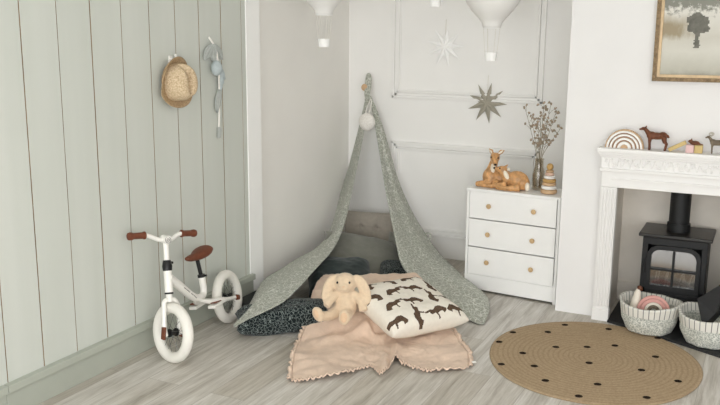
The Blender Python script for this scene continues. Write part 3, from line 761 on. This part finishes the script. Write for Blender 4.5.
leaf(212, 44, 204, 60, .028, 'garland grey', 'leaf'); leaf(213, 45, 222, 60, .028, 'garland grey', 'leaf'); leaf(212, 44, 213, 62, .03, 'garland grey', 'leaf', .028)
leaf(219, 90, 217, 113, .022, 'garland grey', 'leaf', .016)
b = MB(); b.ell(gpt(213.5, 68, .036), (.03, .038, .044)); b.obj('puff', 'garland blue', g)
for k in range(4): leaf(217+k*1.0, 68+2*k, 223-k*1.2, 80+4*k, .015, 'garland blue', 'petal', .034-.004*k)
b = MB()
for k in range(9): b.tube([gpt(220, 126, .008), gpt(219+k*.3, 132, .008+.002*(k % 3)), gpt(218.8+k*.35, 139, .007)], [.002, .004, .002], 5)
b.obj('tassel', 'garland grey', g)

# ------------------------------------------------------------------ balance bike
bk = thing('balance_bike', 'white balance bike with brown grips and saddle against the green wall', 'balance bike', (-2.765, 3.905, 0))
ux, uy = .1580, -.98744
bk.rotation_euler = Matrix(((ux, -uy, 0), (uy, ux, 0), (0, 0, 1))).to_euler()
bk.rotation_euler = (Matrix(((ux, -uy, 0), (uy, ux, 0), (0, 0, 1))) @ Matrix.Rotation(math.radians(9.2), 3, 'X')).to_euler()
WR = .158
def wheel(c, ang):
    """c axle centre; ang steering about the vertical"""
    m = Matrix.Rotation(ang, 3, axd if ang else 'Z') @ Matrix.Rotation(PI/2, 3, 'X')
    w = MB(); w.torus(c, WR-.028, .0285, m, 56, 16); wo = w.obj('wheel', 'tyre white', bk, angle=0)
    b = MB(); b.torus(c, WR-.051, .006, m, 48, 8); b.obj('rim', 'bike white', wo)
    b = MB(); b.cyl(Vector(c)+m@Vector((0, 0, -.026)), Vector(c)+m@Vector((0, 0, .026)), .014, None, 16)
    for sg in (-1, 1): b.cyl(Vector(c)+m@Vector((0, 0, sg*.02-.003)), Vector(c)+m@Vector((0, 0, sg*.02+.003)), .022, None, 16)
    b.obj('hub', 'bike black', wo)
    for k in range(20):
        a = 2*PI*k/20; sg = 1 if k % 2 else -1; q = a+(.35 if k % 4 < 2 else -.35)
        b = MB(); b.cyl(Vector(c)+m@Vector((.02*math.cos(q), .02*math.sin(q), sg*.02)), Vector(c)+m@Vector(((WR-.052)*math.cos(a), (WR-.052)*math.sin(a), 0)), .0013, None, 5); b.obj('spoke', 'steel grey', wo)
    return wo
STEER = math.radians(67)
FWc = Vector((.640, 0, WR)); RWc = Vector((0, 0, WR))
top = Vector((.548, 0, .638)); hb0 = Vector((.608, 0, .362)); hb1 = Vector((.583, 0, .477)); axd = (top-hb0).normalized()
wheel(FWc, STEER); wheel(RWc, 0)
ms = Matrix.Rotation(STEER, 3, axd)
Fw, Lf = ms@Vector((1, 0, 0)), ms@Vector((0, 1, 0))
b = MB(); cr = hb0-axd*.03
b.cyl(hb0-axd*.045, hb0, .017, None, 16)
for sg in (-1, 1): b.tube(spline([cr+Lf*sg*.004, cr+Lf*sg*.034-Vector((0, 0, .012)), cr+Lf*sg*.046-Vector((0, 0, .06)), FWc+Lf*sg*.046+Vector((0, 0, .03)), FWc+Lf*sg*.046-Vector((0, 0, .012))], 16), .0125, 10)
fork = b.obj('fork', 'bike white', bk)
for sg in (-1, 1):
    b = MB(); b.box(FWc+Lf*sg*.057+Vector((0, 0, .004)), (.028, .014, .068), ms); b.obj('fork_end_cap', 'bike leather', fork, bevel=.004)
b = MB(); b.cyl(FWc-Lf*.055, FWc+Lf*.055, .006, None, 10); b.obj('axle', 'bike black', fork)
b = MB(); b.cyl(hb0, hb1, .0215, None, 18)
dpts = spline([hb1-axd*.035, (.50, 0, .372), (.40, 0, .285), (.335, 0, .252), (.275, 0, .252), (.255, 0, .285), (.255, 0, .355)], 30)
b.tube(dpts, [.0255-.006*abs(min(1, k/22)) for k in range(30)], 14)
frm = b.obj('frame', 'bike white', bk)
b = MB(); b.cyl(hb0-axd*.004, hb0+axd*.005, .0228, None, 18); b.obj('lower_headset', 'bike black', frm)
b = MB()
for k in range(11):
    if k == 5: continue
    p = Vector((.485, .0235, .352)).lerp(Vector((.385, .0225, .268)), k/10); b.box(p, (.004, .003, .006 if k % 3 else .012), Matrix.Rotation(.7, 3, 'Y'))
b.obj('frame_lettering', 'grey glyph', frm, smooth=False)
b = MB(); b.cyl(hb1, hb1+axd*.022, .024, .026, 18); b.cyl(hb1+axd*.022, hb1+axd*.055, .027, .020, 18); b.tube([hb1+axd*.04+Lf*.02, hb1+axd*.04+Lf*.036], [.008, .007], 8); b.obj('stem_clamp', 'bike black', bk)
b = MB(); b.cyl(hb1+axd*.05, top-axd*.01, .0145, None, 16); b.cyl(top+Fw*.024, top-Fw*.018, .023, None, 22)
stem = b.obj('stem', 'bike white', bk)
b = MB(); mb = Matrix((Lf, Vector((0, 0, 1)), Fw)).transposed(); b.torus(top+Fw*.0245, .017, .002, mb, 28, 6); b.torus(top+Fw*.0245, .008, .0016, mb, 20, 6); b.cyl(top+Fw*.0245-Lf*.008, top+Fw*.0245+Lf*.008, .0016, None, 6); b.obj('head_badge', 'grey glyph', stem)
b = MB()
hp_ = [top+Lf*-.20+Fw*-.015+Vector((0, 0, .022)), top+Lf*-.12+Fw*-.012+Vector((0, 0, .024)), top+Lf*-.085+Fw*-.01+Vector((0, 0, .018)), top+Lf*-.04+Fw*-.004+Vector((0, 0, -.001)), top, top+Lf*.04+Fw*-.004+Vector((0, 0, -.001)), top+Lf*.085+Fw*-.01+Vector((0, 0, .018)), top+Lf*.12+Fw*-.012+Vector((0, 0, .024)), top+Lf*.20+Fw*-.015+Vector((0, 0, .022))]
b.tube(spline(hp_, 40), .0115, 12); bar = b.obj('handlebar', 'bike white', bk)
for sg in (-1, 1):
    a, c = (hp_[0], hp_[1]) if sg < 0 else (hp_[-1], hp_[-2])
    d = (c-a).normalized(); b = MB(); b.tube([a-d*.012, a-d*.008, a, a+d*.012, a+d*.02, a+d*.075, a+d*.08, a+d*.086, a+d*.09], [.012, .019, .021, .02, .0165, .017, .0205, .0205, .014], 16); b.obj('grip', 'bike leather', bar)
b = MB(); sp0, sp1 = Vector((.255, 0, .345)), Vector((.268, 0, .47)); b.cyl(sp0, sp1, .0115, None, 14); post = b.obj('seat_post', 'bike black', bk)
b = MB(); b.cyl(sp0+Vector((0, 0, .004)), sp0+Vector((0, 0, .02)), .0205, None, 16); b.cyl(sp0+Vector((0, .015, .012)), sp0+Vector((0, .034, .012)), .006, None, 10); b.obj('seat_clamp', 'bike black', post)
def saddle(u, v):
    a = 2*PI*u; s_ = v; x = .375-.245*s_; w = [.014, .020, .025, .034, .050, .062, .066, .058, .012]; q = s_*8; k = min(int(q), 7); ww = w[k]+(w[k+1]-w[k])*(q-k)
    h_ = [.008, .013, .015, .017, .020, .022, .022, .018, .006]; hh = h_[k]+(h_[k+1]-h_[k])*(q-k)
    return Vector((x, ww*.92*math.cos(a), .486+.010*s_*s_-.012*math.sin(s_*PI)+hh*1.3*math.sin(a)*(1 if math.sin(a) > 0 else 1.1)))
b = MB(); vs_ = b.grid(saddle, 24, 22, True); b.bm.faces.new(vs_[0]); b.bm.faces.new(list(reversed(vs_[-1]))); b.obj('saddle', 'bike leather', bk, angle=0)
b = MB(); b.box((.262, 0, .468), (.05, .03, .014)); b.tube([(.30, 0, .466), (.33, 0, .468), (.345, 0, .474)], .006, 8); b.obj('saddle_rail', 'bike black', bk, bevel=.003)
for sg in (-1, 1):   # rear stays that widen into foot rests
    b = MB()
    b.tube(spline([(.34, sg*.018, .238), (.28, sg*.044, .212), (.2, sg*.062, .196), (.13, sg*.060, .178), (.06, sg*.054, .162), (-.014, sg*.052, .15)], 18), [.012, .014, .016, .018, .02, .022, .022, .021, .019, .017, .016, .015, .015, .015, .015, .015, .015, .015], 10, flat=.8)
    b.box((.235, sg*.060, .186), (.15, .046, .018)); stay = b.obj('rear_stay', 'bike white', bk, bevel=.004)
    b = MB(); b.box((.235, sg*.060, .200), (.125, .040, .007), Matrix.Rotation(math.radians(-6), 3, 'Y')); b.obj('foot_pad', 'bike leather', stay, bevel=.002)
    b = MB(); b.cyl((0, sg*.058, .150), (0, sg*.076, .150), .017, .015, 16); b.obj('axle_cap', 'bike leather', stay)
b = MB(); b.cyl((0, -.056, .15), (0, .056, .15), .006, None, 10); b.obj('axle', 'bike black', stay)

# ------------------------------------------------------------------ cushions
def pillow(name, mat, w, h, t_, M4, parent=None, n=40, pin=.07, pw=.5, wr=.006, seed=0, raster=None, mats=None, dimples=None, box=0):
    b = MB()
    def side(sg):
        def f(u, v):
            x, y = u*2-1, v*2-1
            px_, py_ = w/2*x*(1-pin*(1-y*y)*abs(x)), h/2*y*(1-pin*(1-x*x)*abs(y))
            e = max(0, (1-x**4)*(1-y**4))**pw
            z = sg*t_/2*e
            if box: z = sg*t_/2*min(1, e**.45)
            z += wr*noise.noise(Vector((x*2.3+seed, y*2.3, sg*2)))*min(1, e*2)+wr*.5*noise.noise(Vector((x*6+seed, y*6, sg*3)))*min(1, e*2)
            if dimples and sg > 0:
                for dx, dy in dimples: z -= .024*math.exp(-((x-dx)**2+(y-dy)**2)/.012)+.0012*math.exp(-((x-dx)**2)/.004)+.0012*math.exp(-((y-dy)**2)/.004)
            return M4 @ Vector((px_, py_, z))
        return f
    top_ = b.grid(side(1), n, n)
    if raster:
        for f in b.bm.faces:
            pass
        for j in range(n-1):
            for i in range(n-1):
                pass
        k = 0
        b.bm.faces.ensure_lookup_table()
        for j in range(n-1):
            for i in range(n-1):
                if raster(((i+.5)/(n-1)-.5)*w, ((j+.5)/(n-1)-.5)*h): b.bm.faces[k].material_index = 1
                k += 1
    b.grid(side(-1), n, n)
    bmesh.ops.remove_doubles(b.bm, verts=b.bm.verts[:], dist=.0004)
    return b.obj(name, mats or mat, parent, angle=0)
def frame4(o, x, y):
    """matrix with origin o, in-plane axes x, y"""
    x = Vector(x).normalized(); z = x.cross(Vector(y)).normalized(); y = z.cross(x)
    m = Matrix((x, y, z)).transposed().to_4x4(); m.translation = Vector(o); return m
# dark floral floor cushion poking out at the front left
I4 = Matrix.Identity(4)
def put(o, m): o.matrix_world = m; return o
o = pillow('floor_cushion', 'dark print', .55, .22, .16, I4, pin=.05, pw=.42, wr=.008, seed=2)
tag(put(o, frame4((-2.417, 3.925, .084), (.80, .60, .06), (-.60, .80, .12))), 'dark floral print floor cushion sticking out at the left of the tent', 'cushion')
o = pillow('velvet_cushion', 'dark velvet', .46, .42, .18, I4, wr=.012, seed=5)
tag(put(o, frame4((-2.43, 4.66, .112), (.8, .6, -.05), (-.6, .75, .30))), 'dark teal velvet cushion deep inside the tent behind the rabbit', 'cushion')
o = pillow('velvet_cushion', 'grey velvet', .60, .46, .20, I4, wr=.010, seed=9)
tag(put(o, frame4((-2.545, 5.22, .092), (.86, .48, -.20), (-.25, .75, .36))), 'large grey green velvet cushion propped before the tufted one', 'cushion')
o = pillow('tufted_cushion', 'beige linen', .40, .355, .11, I4, n=60, pin=.03, pw=.3, wr=.003, seed=3, dimples=[(-.33, -.3), (.33, -.3), (-.33, .33), (.33, .33)])
tufm = frame4((-2.70, 5.66, .165), (.98, .19, .0), (-.02, .14, 1))
tag(put(o, tufm), 'beige tufted chair cushion standing upright in the corner', 'cushion')
for sx in (-.33, .33):
    for sy in (-.3, .33):
        b = MB(); b.ell((sx*.2, sy*.2, .036), (.010, .010, .006), None, 10); b.obj('button', 'beige linen', o)
o = pillow('grey_cushion', 'grey velvet', .30, .26, .12, I4, wr=.006, seed=21)
tag(put(o, frame4((-2.33, 5.50, .105), (.95, .2, -.15), (-.05, .35, .9))), 'small grey cushion half hidden behind the right tent panel', 'cushion')
o = pillow('floral_cushion', 'dark print', .36, .30, .13, I4, wr=.008, seed=31)
tag(put(o, frame4((-2.17, 5.12, .065), (.9, .4, 0), (-.4, .9, .15))), 'small dark floral cushion behind the hare pillow', 'cushion')
b = MB(); b.box((0, 0, .028), (.20, .30, .056)); tag(b.obj('play_mat', 'dark mat', smooth=False, bevel=.012, loc=(-2.79, 4.235, 0)), 'dark grey mat corner on the floor behind the rear bike wheel', 'mat').rotation_euler = (0, 0, 0)

# ------------------------------------------------------------------ blush blanket over the floor mattress
def bump_h(x, y):
    # soft mattress under the blanket; d runs into the tent, s_ to the right along its front
    d = -(x+1.95)*.59+(y-4.0)*.81; s_ = (x+1.95)*.81+(y-4.0)*.59
    f_ = sm(-.03, .15, d+.04*math.sin(s_*7))*sm(.66, .44, s_)*sm(-.40, -.20, s_)
    return .105*f_+.062*sm(.30, .60, d)*f_
FL, FR, BR, BL = [Vector(q) for q in (tuple(at(291.5, 380.5, 2, .01)*1)[:2]+(0,), (-1.275, 3.880, 0), (-1.80, 4.85, 0), (-2.46, 4.48, 0))]
front = spline([FL]+[at(px, py, 2, .01)*Vector((1, 1, 0)) if False else Vector((at(px, py, 2, .01).x, at(px, py, 2, .01).y, 0)) for px, py in ((303, 380), (322, 378), (345, 374), (360, 368.5), (371, 366), (378, 373), (386, 373), (391, 366), (397, 360), (403, 363), (413, 367.5), (426, 370), (440, 370))]+[FR], 161)
left = spline([FL]+[Vector((at(px, py, 2, .01).x, at(px, py, 2, .01).y, 0)) for px, py in ((294, 362), (299, 344), (306, 333))]+[(-2.285, 3.95, 0), (-2.34, 4.06, 0), (-2.40, 4.25, 0), BL], 101)
right = spline([FR, (-1.33, 4.03, 0), (-1.44, 4.20, 0), (-1.56, 4.38, 0), (-1.69, 4.60, 0), BR], 101)
back = [BL.lerp(BR, i/120) for i in range(121)]
def smp(L_, t_): q = t_*(len(L_)-1); k = min(int(q), len(L_)-2); return L_[k].lerp(L_[k+1], q-k)
def blanket(u, v):
    p = (smp(front, u)*(1-v)+smp(back, u)*v)+(smp(left, v)*(1-u)+smp(right, v)*u)-((FL*(1-u)+FR*u)*(1-v)+(BL*(1-u)+BR*u)*v)
    z = .008+bump_h(p.x, p.y)
    e_ = Vector((p.x*.81+p.y*.59, -p.x*.59+p.y*.81, 0))
    z += .020*abs(noise.noise(Vector((e_.x*3.2+e_.y*2, e_.y*4.5, 1))))+.016*max(0, noise.noise(Vector((e_.x*7-e_.y*5, e_.y*8, 4))))+.011*abs(noise.noise(Vector((p.x*15, p.y*15, 2))))+.006*abs(noise.noise(Vector((p.x*33, p.y*33, 7))))
    ku = math.exp(-((u-.62)/.04)**2)*sm(.34, .0, v)*.032+math.exp(-((u-.50)/.03)**2)*sm(.3, 0, v)*.020      # standing folds at the front
    ku += .028*math.exp(-((v-.30-.12*u)/.035)**2)*sm(.05, .2, u)*sm(.75, .5, u)+.022*math.exp(-((v-.18+.10*u)/.03)**2)*sm(.3, .05, u)
    z += ku
    return Vector((p.x, p.y, max(.006, z)))
b = MB(); b.grid(blanket, 150, 110); bl = tag(b.obj('blanket', 'blanket blush', solid=.005, angle=0), 'blush pink blanket with ruffled edge spread in front of the tent', 'blanket')
b = MB()
def ruffle(path_uv, n):
    rings = []
    for i in range(n):
        u, v, nu_, nv_ = path_uv(i/(n-1)); p = blanket(u, v); q = blanket(min(1, max(0, u+nu_*.01)), min(1, max(0, v+nv_*.01)))
        o_ = (p-q); o_.z = 0; o_ = o_.normalized() if o_.length > 0 else Vector((0, -1, 0))
        w_ = .020+.006*math.sin(i*.9); z_ = .008*math.sin(i*1.25)+.006
        rings.append(b.ring([p+Vector((0, 0, .002)), p+o_*w_*.5+Vector((0, 0, .004+z_*.7)), p+o_*w_+Vector((0, 0, max(-.003, z_-.004)))]))
    b.loft(rings, closed=False, cap=False)
ruffle(lambda t_: (t_, 0, 0, 1), 260); ruffle(lambda t_: (0, t_*.62, 1, 0), 120); ruffle(lambda t_: (1, t_*.62, -1, 0), 120)
b.obj('ruffle_trim', 'blanket blush', bl, solid=.003, angle=0)
lp = blanket(1, .05)
b = MB(); b.box(lp+Vector((.022, .02, .010)), (.022, .016, .003), Matrix.Rotation(.5, 3, 'Z')); b.obj('care_tag', 'ring white', bl, smooth=False)

# hare print pillow
hare_o = [(-.045, -.018), (-.035, .004), (-.012, .012), (.008, .009), (.020, .012), (.028, .019), (.040, .022), (.068, .030), (.070, .025), (.046, .014), (.050, .008), (.046, .001), (.034, -.002), (.022, -.005), (.024, -.020), (.030, -.027), (.020, -.028), (.012, -.012), (-.010, -.016), (-.020, -.022), (-.018, -.032), (-.040, -.032), (-.050, -.026)]
hares = []
random.seed(5)
for j in range(4):
    for i in range(4):
        hares.append((-.215+.138*i+(.05 if j % 2 else 0), -.185+.125*j, [0.25, -.5, .9, -.15, .6][(i*2+j*3) % 5], 1 if (i+j) % 2 else -1))
def hare_r(x, y):
    for cx, cy, a, fl in hares:
        dx, dy = x-cx, y-cy
        if dx*dx+dy*dy > .0085: continue
        X, Y = dx*math.cos(a)+dy*math.sin(a), -dx*math.sin(a)+dy*math.cos(a)
        if inpoly(X*fl/1.12, Y/1.5, hare_o): return True
    return False
o = pillow('hare_pillow', None, .53, .49, .17, I4, n=180, pin=.05, pw=.42, wr=.005, seed=13, raster=hare_r, mats=['pillow cream', 'hare brown'])
pL, pB, pR, pF = at(362, 298, 2, .20), at(424, 277, 2, .22), at(467, 319, 2, .10), at(396, 340, 2, .10)
tag(put(o, frame4((-1.765, 4.215, .160), (.50, .86, -.02), (-.74, .62, .22))), 'cream pillow printed with brown hares on the blush blanket', 'pillow')

# ------------------------------------------------------------------ plush rabbit
rbm = thing('plush_rabbit', 'cream plush rabbit with floppy ears sitting on the blanket', 'soft toy', (-2.05, 3.995, .108), (math.radians(-8), 0, math.radians(27)))
b = MB()
b.ell((0, .01, .078), (.068, .060, .080)); b.ell((.002, .0, .125), (.05, .045, .05)); b.ell((-.004, -.005, .205), (.068, .062, .060)); b.ell((-.010, -.050, .190), (.036, .030, .028))
b.tube([(-.045, .0, .04), (-.095, -.05, .026), (-.135, -.085, .03)], [.036, .030, .028], 12); b.ell((-.150, -.100, .045), (.031, .026, .046), Matrix.Rotation(-.5, 3, 'Y'))
b.tube([(.012, -.02, .04), (.002, -.09, .026), (-.004, -.13, .025)], [.036, .032, .028], 12); b.ell((-.006, -.145, .036), (.032, .022, .044))
b.tube([(-.045, -.01, .145), (-.085, -.04, .115), (-.108, -.065, .085)], [.024, .023, .022], 12)
b.tube([(.045, -.005, .145), (.088, -.03, .105), (.102, -.055, .055)], [.024, .025, .025], 12)
b.tube(spline([(-.044, -.004, .240), (-.078, -.016, .222), (-.102, -.03, .165), (-.114, -.045, .100)], 8), [.016, .022, .026, .030, .032, .031, .026, .012], 12, flat=.5, up=(0, 1, 0))
b.tube(spline([(.044, -.004, .240), (.080, -.016, .220), (.110, -.03, .160), (.126, -.045, .092)], 8), [.016, .023, .028, .032, .034, .033, .028, .012], 12, flat=.5, up=(0, 1, 0))
b.obj('body', 'plush', rbm, remesh=.0055, smoothit=4)
b = MB(); b.ell((-.156, -.116, .048), (.017, .010, .028), Matrix.Rotation(-.5, 3, 'Y')); b.obj('foot_pad', 'plush pad', rbm)
b = MB(); b.ell((-.008, -.162, .040), (.019, .006, .028)); b.obj('foot_pad', 'plush pad', rbm)
for p in ((-.046, -.052, .215), (.022, -.060, .216)): b = MB(); b.ell(p, (.0065, .0045, .0075), None, 10); b.obj('eye', 'near black', rbm)
b = MB(); b.ell((-.012, -.080, .196), (.007, .004, .005), None, 10); b.obj('nose', 'plush pad', rbm)

# ------------------------------------------------------------------ hanging play canopy
KX, KZ = -2.800, 1.283
hk = thing('wall_peg', 'round wooden peg on the back wall holding up the canopy', 'peg', (KX, YB, KZ))
b = MB(); b.cyl((0, 0, 0), (0, -.085, .004), .010, .010, 14); b.lathe([(.010, 0), (.024, .003), (.027, .010), (.024, .018), (.008, .021)], (0, -.082, .004), 24, Matrix.Rotation(PI/2, 3, 'X')); b.obj('peg_body', 'wood light', hk)
cn = thing('play_canopy', 'sage green leaf print play canopy hung from a wall peg', 'play tent', (KX, YB-.05, 0))
def loc_(p): return Vector(p)-Vector((KX, YB-.05, 0))
def cloth(nm, A, B, sag, folds, n=70, k=22, seed=0):
    A = spline([loc_(p) for p in A], n); B = spline([loc_(p) for p in B], n)
    b = MB()
    def f(u, v):
        i = min(n-1, int(round(v*(n-1)))); a, c = A[i], B[i]; p = a.lerp(c, u)
        w = (c-a).length; p.z += sag*math.sin(PI*u)*w
        nn = Vector((.4, -.7, .6)); fo = folds*math.sin(u*PI*3+v*2+seed)*math.sin(PI*u)*min(1, w*6)
        p += nn*(fo+.006*noise.noise(p*7+Vector((seed, 0, 0))))
        p.z = max(p.z, .006); return p
    b.grid(f, k, n); return b.obj(nm, 'tent print', cn, solid=.004, angle=0)
Lb = [at(366, 96, 1, 5.765), at(358, 130, 1, 5.77), at(349, 165, 1, 5.76), at(341, 190, 1, 5.74), at(336, 211, 0, -2.90), at(328, 234, 0, -2.90), at(316, 248, 0, -2.90), at(298, 258, 0, -2.89), at(279, 270, 0, -2.885), at(266, 278, 0, -2.87), at(258, 288, 0, -2.81), at(250, 303, 0, -2.715), at(241, 316, 0, -2.665), at(233, 325, 2, .065)]
Lf_ = [at(368, 96, 1, 5.755), at(364, 130, 1, 5.68), at(357, 165, 1, 5.58), at(352, 190, 1, 5.47), at(346, 217, 1, 5.25), at(339.5, 237, 1, 4.98), at(330, 253, 1, 4.68), at(315, 269, 2, .265), at(299, 287, 2, .22), at(284, 301, 2, .185), at(267, 310, 2, .17), at(255, 315.5, 2, .155), at(246, 320, 2, .135), at(234, 327, 2, .075)]
Rb = [at(371, 96, 1, 5.765), at(379, 115, 1, 5.76), at(388, 143, 1, 5.75), at(398.5, 180, 1, 5.72), at(411.5, 210, 1, 5.66), at(424.5, 232, 1, 5.58), at(439, 252, 1, 5.45), at(461, 274, 1, 5.22), at(476, 286, 1, 5.03), at(487.5, 297, 2, .06), at(489.5, 310, 2, .03), at(484, 324, 2, .008)]
Rf = [at(369, 96, 1, 5.755), at(373, 115, 1, 5.72), at(378, 143, 1, 5.64), at(384, 180, 1, 5.5), at(389.5, 210, 1, 5.32), at(396, 242, 1, 5.08), at(402, 265, 1, 4.92), at(416, 281, 1, 4.80), at(436, 296, 1, 4.70), at(454, 309, 2, .06), at(468, 319, 2, .02), at(479, 324, 2, .008)]
cloth('left_panel', Lb, Lf_, .05, .012, seed=1); cloth('right_panel', Rb, Rf, .05, .014, seed=4)
# gathered top looped over the peg
b = MB(); KP = [at(367, 104, 1, 5.752), at(367.3, 92, 1, 5.752), at(368.3, 82, 1, 5.79), at(368.6, 76, 1, 5.80), at(368.8, 73, 1, 5.80)]
b.tube(spline([loc_(p) for p in KP], 12), [.014, .020, .024, .026, .027, .027, .027, .025, .022, .018, .013, .006], 14, flat=.55, up=(0, 1, 0)); b.obj('gathered_top', 'tent print', cn)
b = MB(); bt = loc_(at(428, 236, 1, 5.50)); b.torus(bt, .022, .006, Matrix.Rotation(PI/2, 3, 'X'), 20, 8); b.obj('tie_loop', 'tent print', cn)
# round white pompom on two cords
pc = at(367, 122, 1, 5.66)
pm = thing('pompom_ornament', 'white crochet pompom hanging on cords from the canopy top', 'ornament', pc)
b = MB(); b.ell((0, 0, 0), (.066, .034, .068), None, 28); b.obj('ball', 'crochet', pm)
for sx in (-1, 1): b = MB(); b.tube(spline([(sx*.012, 0, .06), (sx*.016, .03, .11), (sx*.005, .07, .165)], 8), .0035, 6); b.obj('cord', 'pompom white', pm)

# ------------------------------------------------------------------ light, sky, camera
w = bpy.data.worlds.new('sky'); sc.world = w; w.use_nodes = True
nt = w.node_tree; bg = nt.nodes['Background']
tc = nt.nodes.new('ShaderNodeTexCoord'); sp = nt.nodes.new('ShaderNodeSeparateXYZ'); nt.links.new(tc.outputs['Generated'], sp.inputs[0])
rp = nt.nodes.new('ShaderNodeValToRGB'); nt.links.new(sp.outputs['Z'], rp.inputs['Fac'])
rp.color_ramp.elements[0].position = 0; rp.color_ramp.elements[0].color = (.785, .788, .80, 1); rp.color_ramp.elements[1].position = .7; rp.color_ramp.elements[1].color = (.99, 1, 1, 1)
nt.links.new(rp.outputs['Color'], bg.inputs['Color']); bg.inputs['Strength'].default_value = 6.6
ld = bpy.data.lights.new('window_portal', 'AREA'); ld.shape = 'RECTANGLE'; ld.size = WX1-WX0; ld.size_y = WZ1-WZ0; ld.cycles.is_portal = True
lo = bpy.data.objects.new('window_portal', ld); C.objects.link(lo); lo.location = ((WX0+WX1)/2, YR-.13, (WZ0+WZ1)/2); lo.rotation_euler = (PI/2, 0, 0)
ld = bpy.data.lights.new('window_portal', 'AREA'); ld.shape = 'RECTANGLE'; ld.size = VY1-VY0; ld.size_y = VZ1-VZ0; ld.cycles.is_portal = True
lo = bpy.data.objects.new('window_portal', ld); C.objects.link(lo); lo.location = (XR+.13, (VY0+VY1)/2, (VZ0+VZ1)/2); lo.rotation_euler = (PI/2, 0, PI/2)  # sky light through the added right-hand opening

cam = bpy.data.cameras.new('camera'); cam.sensor_width = 36; cam.lens = FPX/720*36; cam.clip_start = .05
co = bpy.data.objects.new('camera', cam); C.objects.link(co)
m = Matrix((_r, _u, -_fw)).transposed().to_4x4(); m.translation = EYE; co.matrix_world = m
sc.camera = co
sc.view_settings.view_transform = 'Standard'; sc.view_settings.look = 'None'; sc.view_settings.gamma = 1; sc.view_settings.use_curve_mapping = False
sc.view_settings.exposure = 0
sc.cycles.use_denoising = True
sc.cycles.max_bounces = 10; sc.cycles.diffuse_bounces = 6; sc.cycles.transparent_max_bounces = 12
